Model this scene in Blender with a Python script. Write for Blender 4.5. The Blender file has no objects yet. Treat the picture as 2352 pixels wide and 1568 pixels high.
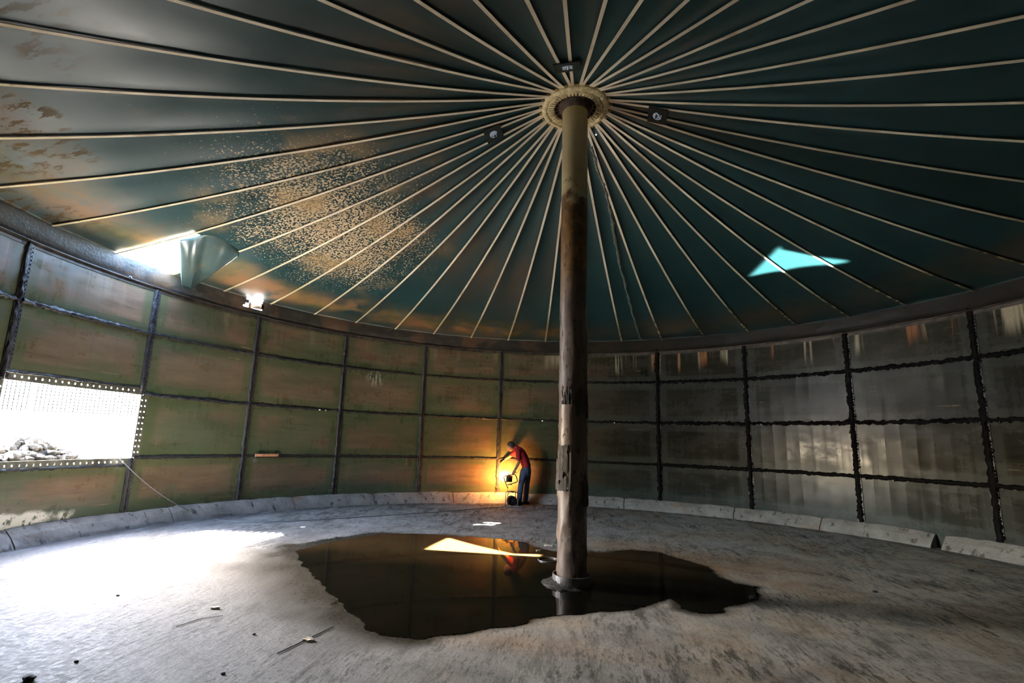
import bpy, bmesh, math, random
import numpy as np
from mathutils import Vector, Matrix, noise as mnoise
random.seed(7); np.random.seed(7)
sc = bpy.context.scene
COL = sc.collection
PI = math.pi
S = 0.80                       # metres per calibration unit
W, H = 2352, 1568

# ------------------------------------------------------------------ camera
F_PX, PITCH, ROLL, YAW = 1144.287, 0.174283, 0.0323468, -0.1442413
SX, SY = -22.704, 28.326
CAM = Vector((0, -8.05074, 2.07989)) * S
cy_, sy_ = math.cos(YAW), math.sin(YAW); cp_, sp_ = math.cos(PITCH), math.sin(PITCH); cr_, sr_ = math.cos(ROLL), math.sin(ROLL)
FWD = Vector((sy_*cp_, cy_*cp_, sp_)); _r = Vector((cy_, -sy_, 0)); _u = _r.cross(FWD)
RIGHT = _r*cr_ + _u*sr_; UP = -_r*sr_ + _u*cr_
cd = bpy.data.cameras.new('camera'); co = bpy.data.objects.new('camera', cd); COL.objects.link(co)
cd.sensor_fit = 'HORIZONTAL'; cd.sensor_width = 36.0; cd.lens = F_PX/W*36.0
cd.shift_x = -SX/W; cd.shift_y = SY/W; cd.clip_start = 0.05; cd.clip_end = 300
m = Matrix((RIGHT, UP, -FWD)).transposed().to_4x4(); m.translation = CAM
co.matrix_world = m
sc.camera = co

# ------------------------------------------------------------------ sky, sun, exposure
SUN_DIR = Vector((1.148, 0.239, -1.0)).normalized()          # direction the light travels
world = bpy.data.worlds.new('sky'); sc.world = world; world.use_nodes = True
wn = world.node_tree; wn.nodes.clear()
sky = wn.nodes.new('ShaderNodeTexSky'); sky.sky_type = 'NISHITA'; sky.sun_disc = False
sky.sun_elevation = math.radians(40); sky.sun_rotation = math.radians(282); sky.dust_density = 2.0
bg = wn.nodes.new('ShaderNodeBackground'); bg.inputs['Strength'].default_value = 1.25
wo = wn.nodes.new('ShaderNodeOutputWorld')
wn.links.new(sky.outputs[0], bg.inputs[0]); wn.links.new(bg.outputs[0], wo.inputs[0])
sl = bpy.data.lights.new('sun', 'SUN'); sl.energy = 46.0; sl.angle = math.radians(0.6); sl.color = (1.0, 0.97, 0.92)
so = bpy.data.objects.new('sun', sl); COL.objects.link(so)
so.rotation_euler = (-SUN_DIR).to_track_quat('Z', 'Y').to_euler(); so.location = (-30, -6, 30)
vs = sc.view_settings
vs.view_transform = 'Standard'; vs.look = 'None'; vs.gamma = 1.0; vs.use_curve_mapping = False
vs.exposure = 3.65
cyc = sc.cycles
cyc.use_adaptive_sampling = False
cyc.max_bounces = 10; cyc.diffuse_bounces = 6; cyc.glossy_bounces = 4; cyc.transmission_bounces = 4
cyc.sample_clamp_indirect = 8.0; cyc.caustics_reflective = False; cyc.caustics_refractive = False

# ------------------------------------------------------------------ tank measures
R = 9.3*S
PH, SP = 0.01582, 2*PI/22                                   # first plate seam, plate width
ZR = [z*S for z in (0.423, 1.4939, 2.8278, 4.1591, 5.1995)] # plate rows
RPH, RSP = 0.036207, 2*PI/44                                # strap spacing
RIM_R, RIM_Z = 9.1744*S, 5.5718*S
HUB_R, HUB_Z, SAG = 0.56*S, 7.97*S, 0.2*S

def pol(a, r, z): return Vector((r*math.sin(a), r*math.cos(a), z))
def roof_z(rho):
    t = (rho-HUB_R)/(RIM_R-HUB_R)
    return HUB_Z + (RIM_Z-HUB_Z)*t - SAG*4*t*(1-t)
def floor_z(rho):
    t = min(max((rho/S-4.4)/4.6, 0), 1)
    return S*0.09*t*t*(3-2*t)
def ray(px, py):
    a = (px-W/2-SX)/F_PX; b = (H/2-py+SY)/F_PX
    return (FWD + a*RIGHT + b*UP).normalized()
def on_floor(px, py):
    d = ray(px, py); z = 0.0
    for _ in range(40):
        t = (z-CAM.z)/d.z; P = CAM+d*t; z = 0.5*z+0.5*floor_z(math.hypot(P.x, P.y))
    return Vector((P.x, P.y, floor_z(math.hypot(P.x, P.y))))
def on_wall(px, py, rr=R):
    d = ray(px, py); a = d.x*d.x+d.y*d.y; b = 2*(CAM.x*d.x+CAM.y*d.y); c = CAM.x**2+CAM.y**2-rr*rr
    return CAM + d*((-b+math.sqrt(b*b-4*a*c))/(2*a))
def on_roof(px, py):
    d = ray(px, py); prev = None; t = 0.5
    while t < 26:
        P = CAM+d*t
        if P.z >= roof_z(math.hypot(P.x, P.y)): return P
        t += 0.01
def ang(P): return math.atan2(P.x, P.y)

# ------------------------------------------------------------------ helpers
def link(o, parent=None):
    COL.objects.link(o)
    if parent is not None: o.parent = parent
    return o
def props(o, label=None, cat=None, group=None, kind=None):
    if label: o['label'] = label
    if cat: o['category'] = cat
    if group: o['group'] = group
    if kind: o['kind'] = kind
    return o
def empty(name, loc=(0, 0, 0)):
    o = bpy.data.objects.new(name, None); o.empty_display_size = 0.1; o.location = loc
    return link(o)
def from_bm(name, bm, mat, parent=None, smooth=False, auto=None):
    me = bpy.data.meshes.new(name); bm.to_mesh(me); bm.free()
    if smooth: me.polygons.foreach_set('use_smooth', [True]*len(me.polygons))
    if isinstance(mat, (list, tuple)):
        for q in mat: me.materials.append(q)
    else: me.materials.append(mat)
    o = bpy.data.objects.new(name, me)
    link(o)
    if parent is not None:
        o.parent = parent; o.matrix_parent_inverse = Matrix.Translation(-Vector(parent.location))
    return o
def from_py(name, V, Fc, mat, parent=None, smooth=False):
    me = bpy.data.meshes.new(name); me.from_pydata([tuple(v) for v in V], [], Fc); me.update()
    if smooth: me.polygons.foreach_set('use_smooth', [True]*len(me.polygons))
    me.materials.append(mat)
    o = bpy.data.objects.new(name, me); link(o)
    if parent is not None:
        o.parent = parent; o.matrix_parent_inverse = Matrix.Translation(-Vector(parent.location))
    return o
def grid_faces(nu, nv, close_u=False):
    f = []
    for i in range(nu if close_u else nu-1):
        for j in range(nv-1):
            a = i*nv+j; b = ((i+1) % nu)*nv+j
            f.append((a, b, b+1, a+1))
    return f
def add_box(bm, c, sx, sy, sz, rot=None, bev=0):
    M = Matrix.Translation(Vector(c)) @ (rot.to_4x4() if rot else Matrix.Identity(4)) @ Matrix.Diagonal((sx, sy, sz, 1))
    r = bmesh.ops.create_cube(bm, size=1, matrix=M)
    if bev:
        es = list({e for v in r['verts'] for e in v.link_edges})
        bmesh.ops.bevel(bm, geom=es, offset=bev, segments=2, affect='EDGES', profile=0.5)
def add_tube(bm, pts, rad, n=8, closed=False):
    pts = [Vector(p) for p in pts]; N = len(pts); rings = []
    ref = None
    for i, p in enumerate(pts):
        a = pts[(i-1) % N] if (closed or i > 0) else p
        b = pts[(i+1) % N] if (closed or i < N-1) else p
        t = (b-a).normalized()
        if ref is None: ref = t.orthogonal().normalized()
        ref = (ref - t*ref.dot(t)).normalized(); bi = t.cross(ref)
        rr = rad[i] if isinstance(rad, (list, tuple)) else rad
        rings.append([bm.verts.new(p + rr*(ref*math.cos(2*PI*k/n)+bi*math.sin(2*PI*k/n))) for k in range(n)])
    for i in range(N if closed else N-1):
        A, B = rings[i], rings[(i+1) % N]
        for k in range(n): bm.faces.new((A[k], A[(k+1) % n], B[(k+1) % n], B[k]))
    if not closed:
        bm.faces.new(rings[0][::-1]); bm.faces.new(rings[-1])
def add_lathe(bm, prof, n=32, c=(0, 0, 0), cap=True):
    rings = [[bm.verts.new(Vector(c)+Vector((r*math.cos(2*PI*k/n), r*math.sin(2*PI*k/n), z))) for k in range(n)] for r, z in prof]
    for A, B in zip(rings[:-1], rings[1:]):
        for k in range(n): bm.faces.new((A[k], A[(k+1) % n], B[(k+1) % n], B[k]))
    if cap: bm.faces.new(rings[0][::-1]); bm.faces.new(rings[-1])
def smoothpath(pts, k=6):
    pts = [Vector(p) for p in pts]; out = []
    for i in range(len(pts)-1):
        p0 = pts[max(i-1, 0)]; p1 = pts[i]; p2 = pts[i+1]; p3 = pts[min(i+2, len(pts)-1)]
        for j in range(k):
            t = j/k
            out.append(0.5*((2*p1)+(p2-p0)*t+(2*p0-5*p1+4*p2-p3)*t*t+(3*p1-p0-3*p2+p3)*t**3))
    out.append(pts[-1]); return out

# ------------------------------------------------------------------ materials
class NT:
    def __init__(s, name):
        s.m = bpy.data.materials.new(name); s.m.use_nodes = True; s.t = s.m.node_tree; s.t.nodes.clear()
        s.out = s.t.nodes.new('ShaderNodeOutputMaterial'); s.b = s.t.nodes.new('ShaderNodeBsdfPrincipled')
        s.t.links.new(s.b.outputs[0], s.out.inputs[0]); s._pos = None; s._xyz = None
    def put(s, node, i, v):
        if v is None: return
        if hasattr(v, 'is_linked') or isinstance(v, bpy.types.NodeSocket): s.t.links.new(v, node.inputs[i])
        else:
            if isinstance(v, (tuple, list)) and len(v) == 3 and node.inputs[i].type == 'RGBA': v = (*v, 1)
            node.inputs[i].default_value = v
    def set(s, **k):
        nm = dict(col='Base Color', rough='Roughness', metal='Metallic', ior='IOR', spec='Specular IOR Level', normal='Normal', alpha='Alpha', emit='Emission Color', emits='Emission Strength', trans='Transmission Weight', coat='Coat Weight', coatr='Coat Roughness')
        for a, v in k.items(): s.put(s.b, nm[a], v)
        return s.m
    def pos(s):
        if s._pos is None: s._pos = s.t.nodes.new('ShaderNodeNewGeometry').outputs['Position']
        return s._pos
    def xyz(s):
        if s._xyz is None:
            n = s.t.nodes.new('ShaderNodeSeparateXYZ'); s.put(n, 0, s.pos()); s._xyz = n.outputs
        return s._xyz
    def vec(s, x, y, z):
        n = s.t.nodes.new('ShaderNodeCombineXYZ')
        for i, v in enumerate((x, y, z)): s.put(n, i, v)
        return n.outputs[0]
    def mp(s, scale, v=None, loc=(0, 0, 0), rot=(0, 0, 0)):
        n = s.t.nodes.new('ShaderNodeMapping'); s.put(n, 0, v or s.pos()); n.inputs['Scale'].default_value = scale
        n.inputs['Location'].default_value = loc; n.inputs['Rotation'].default_value = rot
        return n.outputs[0]
    def noise(s, scale, v=None, det=4, rough=0.55, dist=0, color=False):
        n = s.t.nodes.new('ShaderNodeTexNoise'); s.put(n, 'Vector', v or s.pos())
        n.inputs['Scale'].default_value = scale; n.inputs['Detail'].default_value = det
        n.inputs['Roughness'].default_value = rough; n.inputs['Distortion'].default_value = dist
        return n.outputs['Color' if color else 'Fac']
    def voro(s, scale, v=None, feat='F1', rnd=1):
        n = s.t.nodes.new('ShaderNodeTexVoronoi'); s.put(n, 'Vector', v or s.pos()); n.feature = feat
        n.inputs['Scale'].default_value = scale; n.inputs['Randomness'].default_value = rnd
        return n.outputs['Distance']
    def math(s, op, a, b=None, c=None, clamp=False):
        n = s.t.nodes.new('ShaderNodeMath'); n.operation = op; n.use_clamp = clamp
        s.put(n, 0, a); s.put(n, 1, b); s.put(n, 2, c); return n.outputs[0]
    def sst(s, v, lo, hi, a=0.0, b=1.0):
        n = s.t.nodes.new('ShaderNodeMapRange'); n.interpolation_type = 'SMOOTHSTEP'
        s.put(n, 0, v); n.inputs[1].default_value = lo; n.inputs[2].default_value = hi; n.inputs[3].default_value = a; n.inputs[4].default_value = b
        return n.outputs[0]
    def mul(s, *v):
        r = v[0]
        for x in v[1:]: r = s.math('MULTIPLY', r, x)
        return r
    def inv(s, v): return s.math('SUBTRACT', 1.0, v)
    def mix(s, a, b, f):
        n = s.t.nodes.new('ShaderNodeMix'); n.data_type = 'RGBA'
        s.put(n, 0, f); s.put(n, 6, a if not isinstance(a, tuple) else (*a, 1)); s.put(n, 7, b if not isinstance(b, tuple) else (*b, 1))
        return n.outputs[2]
    def ramp(s, f, stops):
        n = s.t.nodes.new('ShaderNodeValToRGB'); s.put(n, 0, f); e = n.color_ramp.elements
        while len(e) < len(stops): e.new(0.5)
        for k, (p, c) in zip(e, stops): k.position = p; k.color = (*c, 1) if len(c) == 3 else c
        return n.outputs[0]
    def bump(s, h, strength=0.3, dist=0.02, normal=None):
        n = s.t.nodes.new('ShaderNodeBump'); n.inputs['Strength'].default_value = strength; n.inputs['Distance'].default_value = dist
        s.put(n, 'Height', h); s.put(n, 'Normal', normal); return n.outputs[0]
    def attr(s, name):
        n = s.t.nodes.new('ShaderNodeAttribute'); n.attribute_name = name; return n.outputs['Fac']
    def uv(s):
        n = s.t.nodes.new('ShaderNodeUVMap'); x = s.t.nodes.new('ShaderNodeSeparateXYZ'); s.put(x, 0, n.outputs[0]); return x.outputs
    def rnd(s): return s.t.nodes.new('ShaderNodeObjectInfo').outputs['Random']

def simple(name, col, rough=0.5, metal=0, spec=None, nscale=0, namp=0.3, bump=0, bscale=60):
    n = NT(name); c = col
    if nscale:
        f = n.noise(nscale, det=5); dk = tuple(x*(1-namp) for x in col); lt = tuple(min(1, x*(1+namp)) for x in col)
        c = n.ramp(f, [(0.3, dk), (0.7, lt)])
    n.set(col=c, rough=rough, metal=metal)
    if spec is not None: n.set(spec=spec)
    if bump: n.set(normal=n.bump(n.noise(bscale, det=3), bump, 0.01))
    return n.m

# -- wall plates
def make_plate():
    n = NT('enamel_plate'); x, y, z = n.xyz(); U = n.uv()
    hv = n.mp((0.5, 0.5, 3.2)); vv = n.mp((5, 5, 0.25))
    big = n.noise(0.55, n.mp((1, 1, 1.6)), det=3); hst = n.noise(1.6, hv, det=6, rough=0.65); vst = n.noise(3.0, vv, det=5, rough=0.6)
    green = n.ramp(hst, [(0.3, (0.062, 0.072, 0.036)), (0.7, (0.115, 0.120, 0.068))])
    brown = n.ramp(hst, [(0.3, (0.125, 0.078, 0.046)), (0.7, (0.215, 0.140, 0.082))])
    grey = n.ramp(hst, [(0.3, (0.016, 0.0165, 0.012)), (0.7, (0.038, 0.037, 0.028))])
    bm = n.sst(n.math('ADD', big, n.math('MULTIPLY', n.math('SUBTRACT', n.rnd(), 0.5), 0.10)), 0.38, 0.58)
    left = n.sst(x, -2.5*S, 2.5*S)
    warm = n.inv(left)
    # rusty bands by height: brown in the upper course and the middle of the lowest one
    hi = n.mul(n.sst(z, 3.55*S, 4.3*S), n.sst(n.noise(1.1, n.mp((.6, .6, 2.0), loc=(3, 1, 7)), det=4), 0.38, 0.58))
    lo = n.mul(n.sst(z, 1.35*S, 1.05*S), n.sst(z, .55*S, .85*S), n.sst(n.noise(1.0, n.mp((1, 1, 2.4), loc=(9, 2, 1)), det=6, rough=.7), 0.40, 0.56))
    bm = n.math('MAXIMUM', n.math('MULTIPLY', bm, 0.75), n.math('MAXIMUM', hi, lo))
    c = n.mix(green, brown, bm)
    c = n.mix(c, grey, left)  # greyer to the right, and darkened so that side's dimness sits in the colour
    left = warm
    # teal paint near the floor
    c = n.mix(c, (0.030, 0.060, 0.052), n.mul(n.sst(z, .85*S, .50*S), n.sst(n.noise(1.3, hv, det=4), 0.35, 0.6), 0.85))
    # cleaned greenish border along the seams, with a brushed edge
    eu = n.math('MINIMUM', U[0], n.inv(U[0])); ev = n.math('MULTIPLY', n.math('MINIMUM', U[1], n.inv(U[1])), 0.55)
    ed = n.math('ADD', n.math('MINIMUM', eu, ev), n.math('MULTIPLY', n.math('SUBTRACT', n.noise(6, det=4), 0.5), 0.022))
    em = n.sst(ed, 0.115, 0.085)
    c = n.mix(c, n.mix((0.058, 0.063, 0.058), (0.060, 0.090, 0.036), left), n.math('MULTIPLY', em, 0.62))
    # fine weave of vertical runs and horizontal drag marks
    c = n.mix(c, (0.03, 0.028, 0.02), n.math('MULTIPLY', n.sst(vst, 0.56, 0.8), 0.45))
    dr = n.sst(n.noise(1.2, n.mp((.7, .7, 9)), det=6, rough=.75), 0.54, 0.72)
    c = n.mix(c, (0.028, 0.024, 0.018), n.math('MULTIPLY', dr, 0.55))
    # thin pale scratches
    sc_ = n.mul(n.sst(n.noise(1.0, n.mp((.8, .8, 30), loc=(4, 4, 4)), det=2), 0.70, 0.73), n.sst(n.noise(3.0, det=3), 0.5, 0.6))
    c = n.mix(c, (0.42, 0.34, 0.18), n.math('MULTIPLY', sc_, 0.45))
    # lime and rust runs under the rim
    rn = n.sst(n.noise(1.0, n.mp((3.2, 3.2, 0.10), loc=(1, 5, 0)), det=4, rough=.6), 0.53, 0.60)
    rl = n.noise(1.0, n.mp((1.7, 1.7, 0.1), loc=(8, 1, 0)), det=1)
    top = n.sst(n.math('ADD', z, n.math('MULTIPLY', rl, -0.9)), 3.10, 3.45)
    rc = n.mix((0.55, 0.50, 0.36), (0.38, 0.17, 0.08), n.sst(n.noise(2.2, n.mp((1, 1, .1), loc=(0, 3, 0)), det=1), 0.45, 0.6))
    c = n.mix(c, rc, n.mul(rn, top, n.sst(x, -4, 2.0, 0.10, 0.9), n.sst(vst, 0.3, 0.5)))
    # ragged pale patch low on the left, pale streaky patch on the far side
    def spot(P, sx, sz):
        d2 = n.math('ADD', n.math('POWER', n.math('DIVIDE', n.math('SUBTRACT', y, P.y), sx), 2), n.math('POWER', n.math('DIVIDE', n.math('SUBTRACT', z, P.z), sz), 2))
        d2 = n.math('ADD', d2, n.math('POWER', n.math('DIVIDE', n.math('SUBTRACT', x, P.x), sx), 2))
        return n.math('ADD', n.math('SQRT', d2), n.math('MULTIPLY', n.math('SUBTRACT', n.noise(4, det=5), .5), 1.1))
    whitish = n.mul(n.sst(spot(on_wall(20, 1200), .85, .13), 1.0, .6), n.sst(n.noise(9, n.mp((1, 1, .6)), det=6, rough=.7), .60, .54))
    c = n.mix(c, (.78, .76, .66), whitish)
    pale_streak = n.mul(n.sst(spot(on_wall(858, 868), .30, .22), 1.1, .2), n.sst(n.noise(7, n.mp((2, 2, .5)), det=6, rough=.7), .46, .56))
    c = n.mix(c, (.50, .50, .40), n.math('MULTIPLY', pale_streak, .8))
    r = n.math('ADD', n.sst(n.noise(1.4, n.mp((1, 1, 2)), det=5, rough=.7), 0.35, 0.65, 0.20, 0.44), n.math('MULTIPLY', n.sst(vst, .4, .7), 0.12))
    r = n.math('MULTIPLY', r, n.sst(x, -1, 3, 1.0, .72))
    b = n.math('ADD', n.noise(1.3, det=2), n.math('MULTIPLY', n.noise(40, n.mp((1, 1, .25)), det=4), 0.05))
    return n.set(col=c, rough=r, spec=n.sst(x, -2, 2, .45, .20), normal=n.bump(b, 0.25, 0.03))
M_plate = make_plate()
def make_goo():
    n = NT('black_sealant'); f = n.noise(9, det=6, rough=.7)
    c = n.ramp(f, [(0.35, (0.012, 0.012, 0.013)), (0.6, (0.026, 0.024, 0.024)), (0.8, (0.07, 0.055, 0.042))])
    c = n.mix(c, (0.30, 0.12, 0.03), n.sst(n.noise(2.3, det=5, rough=.7), 0.66, 0.74))
    c = n.mix(c, (0.005, 0.005, 0.005), n.sst(n.xyz()[0], -1, 2, 0, .85))  # sealant darkened towards the right, the dim side's shade put into the colour
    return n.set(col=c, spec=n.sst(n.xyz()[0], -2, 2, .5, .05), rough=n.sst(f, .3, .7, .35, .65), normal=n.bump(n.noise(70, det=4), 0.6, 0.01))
M_goo = make_goo()
M_flange = simple('seam_steel', (0.055, 0.055, 0.058), 0.38, 0.25, nscale=5, namp=.5, bump=.2)
M_bolt = simple('bolt_steel', (0.13, 0.125, 0.12), 0.42, 0.6, nscale=30, namp=.5)
def make_rim():
    n = NT('rim_steel'); f = n.noise(3.0, n.mp((1, 1, 2)), det=6, rough=.7)
    c = n.ramp(f, [(0.3, (0.014, 0.013, 0.011)), (0.55, (0.042, 0.038, 0.031)), (0.75, (0.11, 0.095, 0.075))])
    c = n.mix(c, (0.17, 0.095, 0.05), n.math('MULTIPLY', n.sst(n.noise(1.2, det=4), .5, .65), .5))
    c = n.mix(c, (0.013, 0.012, 0.010), n.sst(n.xyz()[0], -3.5, 2.0, 0, .88))  # shade of the dim right side painted into the steel colour
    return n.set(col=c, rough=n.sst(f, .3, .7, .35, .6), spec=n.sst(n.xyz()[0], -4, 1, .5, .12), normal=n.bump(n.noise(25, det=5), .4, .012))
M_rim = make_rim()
M_lip = simple('rim_lip_steel', (0.075, 0.062, 0.05), 0.5, 0.3, nscale=7, namp=.6, bump=.3)

# -- membrane roof
SPK = on_roof(740, 520)
def make_membrane():
    n = NT('green_membrane'); x, y, z = n.xyz()
    rho = n.math('SQRT', n.math('ADD', n.math('MULTIPLY', x, x), n.math('MULTIPLY', y, y)))
    base = n.ramp(n.noise(0.8, det=4), [(0.3, (0.0068, 0.038, 0.043)), (0.7, (0.0088, 0.046, 0.050))])
    wob = n.math('MULTIPLY', n.math('SUBTRACT', n.noise(0.9, det=5, rough=.6), 0.5), 2.2)
    # flecks of dried crust, thick behind the tear on the left
    dx = n.math('SUBTRACT', x, SPK.x+.15); dy = n.math('SUBTRACT', y, SPK.y+.1)
    dd = n.math('SQRT', n.math('ADD', n.math('MULTIPLY', n.math('MULTIPLY', dx, dx), 1.25), n.math('MULTIPLY', n.math('MULTIPLY', dy, dy), 0.50)))
    zone = n.sst(n.math('ADD', dd, wob), 3.0, 0.5)
    fleck = n.noise(29, n.mp((1, 1, 1)), det=3, rough=.6)
    thr = n.math('SUBTRACT', 0.80, n.math('MULTIPLY', zone, 0.335))
    fm = n.sst(n.math('SUBTRACT', fleck, thr), 0.0, 0.03)
    fm = n.math('MULTIPLY', fm, n.sst(zone, 0.02, 0.10))
    c = n.mix(base, n.mix((0.46, 0.33, 0.18), (0.58, 0.43, 0.27), n.noise(5)), n.math('MULTIPLY', fm, .9))
    # ochre bloom towards the rim
    edge = n.sst(n.math('ADD', rho, n.math('MULTIPLY', wob, 0.75)), 7.3*S, 8.6*S)
    side = n.sst(x, -1.5, 1.5, 1.0, 0.30)
    bl = n.mul(edge, n.sst(n.noise(1.6, det=6, rough=.65), 0.32, 0.55), n.sst(rho, 9.15*S, 8.6*S, .15, 1), side)
    oc = n.ramp(n.noise(1.1, n.mp((1, 1, 1), loc=(5, 5, 5)), det=4), [(0.35, (0.10, 0.10, 0.030)), (0.52, (0.30, 0.175, 0.055)), (0.68, (0.36, 0.17, 0.075))])
    c = n.mix(c, oc, n.math('MULTIPLY', bl, n.sst(y, -2.5, 1.5, .45, .82)))
    # ochre smear in the speckled zone
    sm = n.mul(n.sst(n.math('ADD', dd, wob), 2.5, .8), n.sst(n.noise(1.2, n.mp((1, 1, 1), loc=(2, 8, 3)), det=5), .5, .68))
    c = n.mix(c, (0.42, 0.27, 0.12), n.math('MULTIPLY', sm, .62))
    # dark drag marks near the front left
    dk = n.mul(n.sst(rho, 6.2*S, 7.6*S), n.sst(y, 1.0, -1.5), n.sst(n.noise(9, n.mp((.35, 1.0, 1), rot=(0, 0, .35)), det=5, rough=.7), .50, .57), n.sst(n.noise(.9, n.mp((1, 1, 1), loc=(1, 4, 0)), det=3), .44, .54), n.sst(x, 2, -2))
    c = n.mix(c, (0.085, 0.055, 0.022), n.math('MULTIPLY', dk, .9))
    r = n.math('ADD', n.sst(n.noise(2.5, det=3), .35, .65, .37, .42), n.math('MULTIPLY', n.math('MAXIMUM', fm, bl), .30))
    h = n.math('ADD', n.noise(0.9, det=2), n.math('MULTIPLY', fm, .03))
    return n.set(col=c, rough=r, spec=n.math('MULTIPLY', n.inv(n.math('MAXIMUM', n.math('MULTIPLY', dk, .9), n.math('MULTIPLY', bl, .5))), .78), normal=n.bump(h, .12, .05))
M_mem = make_membrane()
def make_strap():
    n = NT('strap_webbing'); x, y, z = n.xyz()
    rho = n.math('SQRT', n.math('ADD', n.math('MULTIPLY', x, x), n.math('MULTIPLY', y, y)))
    f = n.noise(2.5, det=4)
    c = n.ramp(f, [(0.3, (0.80, 0.68, 0.53)), (0.7, (0.86, 0.77, 0.62))])
    c = n.mix(c, (0.45, 0.36, 0.14), n.mul(n.sst(n.math('ADD', rho, n.math('MULTIPLY', f, 1.5)), 7.1*S, 8.9*S), .6))
    st = n.mul(n.sst(rho, 6.6*S, 8.8*S), n.sst(n.noise(14, det=5, rough=.7), .60, .66))
    c = n.mix(c, (0.10, 0.065, 0.02), n.math('MULTIPLY', st, .8))
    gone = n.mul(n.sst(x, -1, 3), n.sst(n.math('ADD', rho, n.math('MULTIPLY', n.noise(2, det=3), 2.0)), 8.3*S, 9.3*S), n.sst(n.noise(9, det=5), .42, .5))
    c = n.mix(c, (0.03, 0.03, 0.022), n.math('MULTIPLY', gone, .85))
    c = n.mix(c, (.36, .22, .09), n.mul(n.sst(n.noise(1.7, det=3), .60, .72), .5))
    return n.set(col=c, rough=.7, normal=n.bump(n.noise(180, det=2), .25, .004))
M_strap = make_strap()
M_loop = simple('strap_loop_webbing', (0.78, 0.64, 0.38), 0.7, nscale=18, namp=.35, bump=.4, bscale=90)
M_tab = simple('tan_strap_end', (0.30, 0.20, 0.055), 0.7, nscale=20, namp=.4)
M_hub = simple('rusty_hub_plate', (0.060, 0.036, 0.022), 0.6, 0.2, nscale=12, namp=.6, bump=.5, bscale=50)

# -- concrete
def make_concrete():
    n = NT('concrete_floor'); x, y, z = n.xyz()
    wet = n.attr('wet'); mud = n.attr('mud')
    rot = n.mp((1, 1, 1), rot=(0, 0, .35)); st = n.mp((2.2, .5, 1), rot=(0, 0, -.45))
    big = n.noise(0.55, det=5, rough=.6); mid = n.noise(2.2, det=7, rough=.65, dist=.5); fine = n.noise(26, det=5, rough=.7)
    c = n.ramp(mid, [(0.28, (0.135, 0.126, 0.115)), (0.5, (0.255, 0.242, 0.222)), (0.72, (0.38, 0.365, 0.34))])
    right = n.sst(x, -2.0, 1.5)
    c = n.mix(c, (0.085, 0.082, 0.080), n.mul(n.sst(x, 1.0, -3.5), n.sst(y, 4.0, 1.0), .55))  # left floor colour darkened to hold down the strong daylight there
    c = n.mix(c, (0.56, 0.51, 0.43), n.mul(n.sst(x, 0.3, 3.5), n.sst(mid, .25, .6), .6))  # tan right floor, lightened in colour to make up for weak light
    c = n.mix(c, (0.50, 0.485, 0.465), n.mul(n.sst(y, 1.5, 4.5), n.sst(mid, .3, .6), .6))  # far floor lightened in colour to offset the falloff of light
    # ochre silt on the far right side and around the pool, tone raised to lift the dim side
    oc = n.math('MAXIMUM', n.math('MULTIPLY', n.sst(n.noise(.8, n.mp((1, 1, 1), loc=(3, 3, 0)), det=5), .46, .62), n.math('MULTIPLY', right, .75)), 0.0)
    c = n.mix(c, n.ramp(mid, [(0.3, (0.25, 0.185, 0.120)), (.7, (0.50, 0.395, 0.275))]), n.math('MULTIPLY', oc, .85))
    c = n.mix(c, n.mix((0.26, 0.14, 0.06), (0.36, 0.22, 0.11), mid), n.math('MULTIPLY', mud, .85))
    # blackish scraped sludge
    scr = n.math('ADD', n.math('MULTIPLY', n.noise(3.4, st, det=9, rough=.74, dist=.4), .6), n.math('MULTIPLY', n.noise(11, st, det=6, rough=.7), .4))
    patch = n.sst(n.noise(.75, n.mp((1, 1, 1), loc=(7, 1, 0)), det=5), .42, .62)
    g = n.mul(n.sst(scr, .485, .58), n.math('ADD', n.math('MULTIPLY', patch, .85), .22))
    c = n.mix(c, (0.040, 0.038, 0.026), n.math('MULTIPLY', g, .86))
    c = n.mix(c, (0.05, 0.047, 0.04), n.math('MULTIPLY', n.sst(fine, .56, .66), n.math('MULTIPLY', n.sst(n.noise(1.1, det=4), .4, .6), .7)))
    peb = n.mul(n.sst(n.noise(13, st, det=7, rough=.75), .52, .60), n.sst(n.noise(1.9, n.mp((1, 1, 1), loc=(4, 0, 2)), det=5), .36, .58))
    c = n.mix(c, (0.040, 0.038, 0.036), n.math('MULTIPLY', peb, .75))
    # specks of crust
    sp_m = n.mul(n.sst(n.voro(26, n.mp((1, 1, 0))), .16, .10), n.sst(n.noise(1.6, det=3), .5, .58))
    c = n.mix(c, (0.015, 0.013, 0.011), n.math('MULTIPLY', sp_m, .9))
    # dark gutter along the kerb
    rho = n.math('SQRT', n.math('ADD', n.math('MULTIPLY', x, x), n.math('MULTIPLY', y, y)))
    gut = n.mul(n.sst(n.math('ADD', rho, n.math('MULTIPLY', mid, .6)), 7.0, 7.45), n.sst(n.noise(3, st, det=6), .36, .56))
    c = n.mix(c, (0.052, 0.047, 0.042), n.math('MULTIPLY', gut, .7))
    c = n.mix(c, (0.020, 0.017, 0.011), n.math('MULTIPLY', wet, .88))
    r = n.math('SUBTRACT', n.sst(fine, .3, .7, .62, .85), n.math('MULTIPLY', n.math('MAXIMUM', wet, n.math('MULTIPLY', mud, .45)), .48))
    h = n.math('ADD', n.math('MULTIPLY', mid, .5), n.math('ADD', n.math('MULTIPLY', scr, .55), n.math('MULTIPLY', fine, .16)))
    h = n.math('MULTIPLY', h, n.inv(n.math('MULTIPLY', wet, .8)))
    return n.set(col=c, rough=r, spec=.45, normal=n.bump(h, .7, .032))
M_floor = make_concrete()
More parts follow.
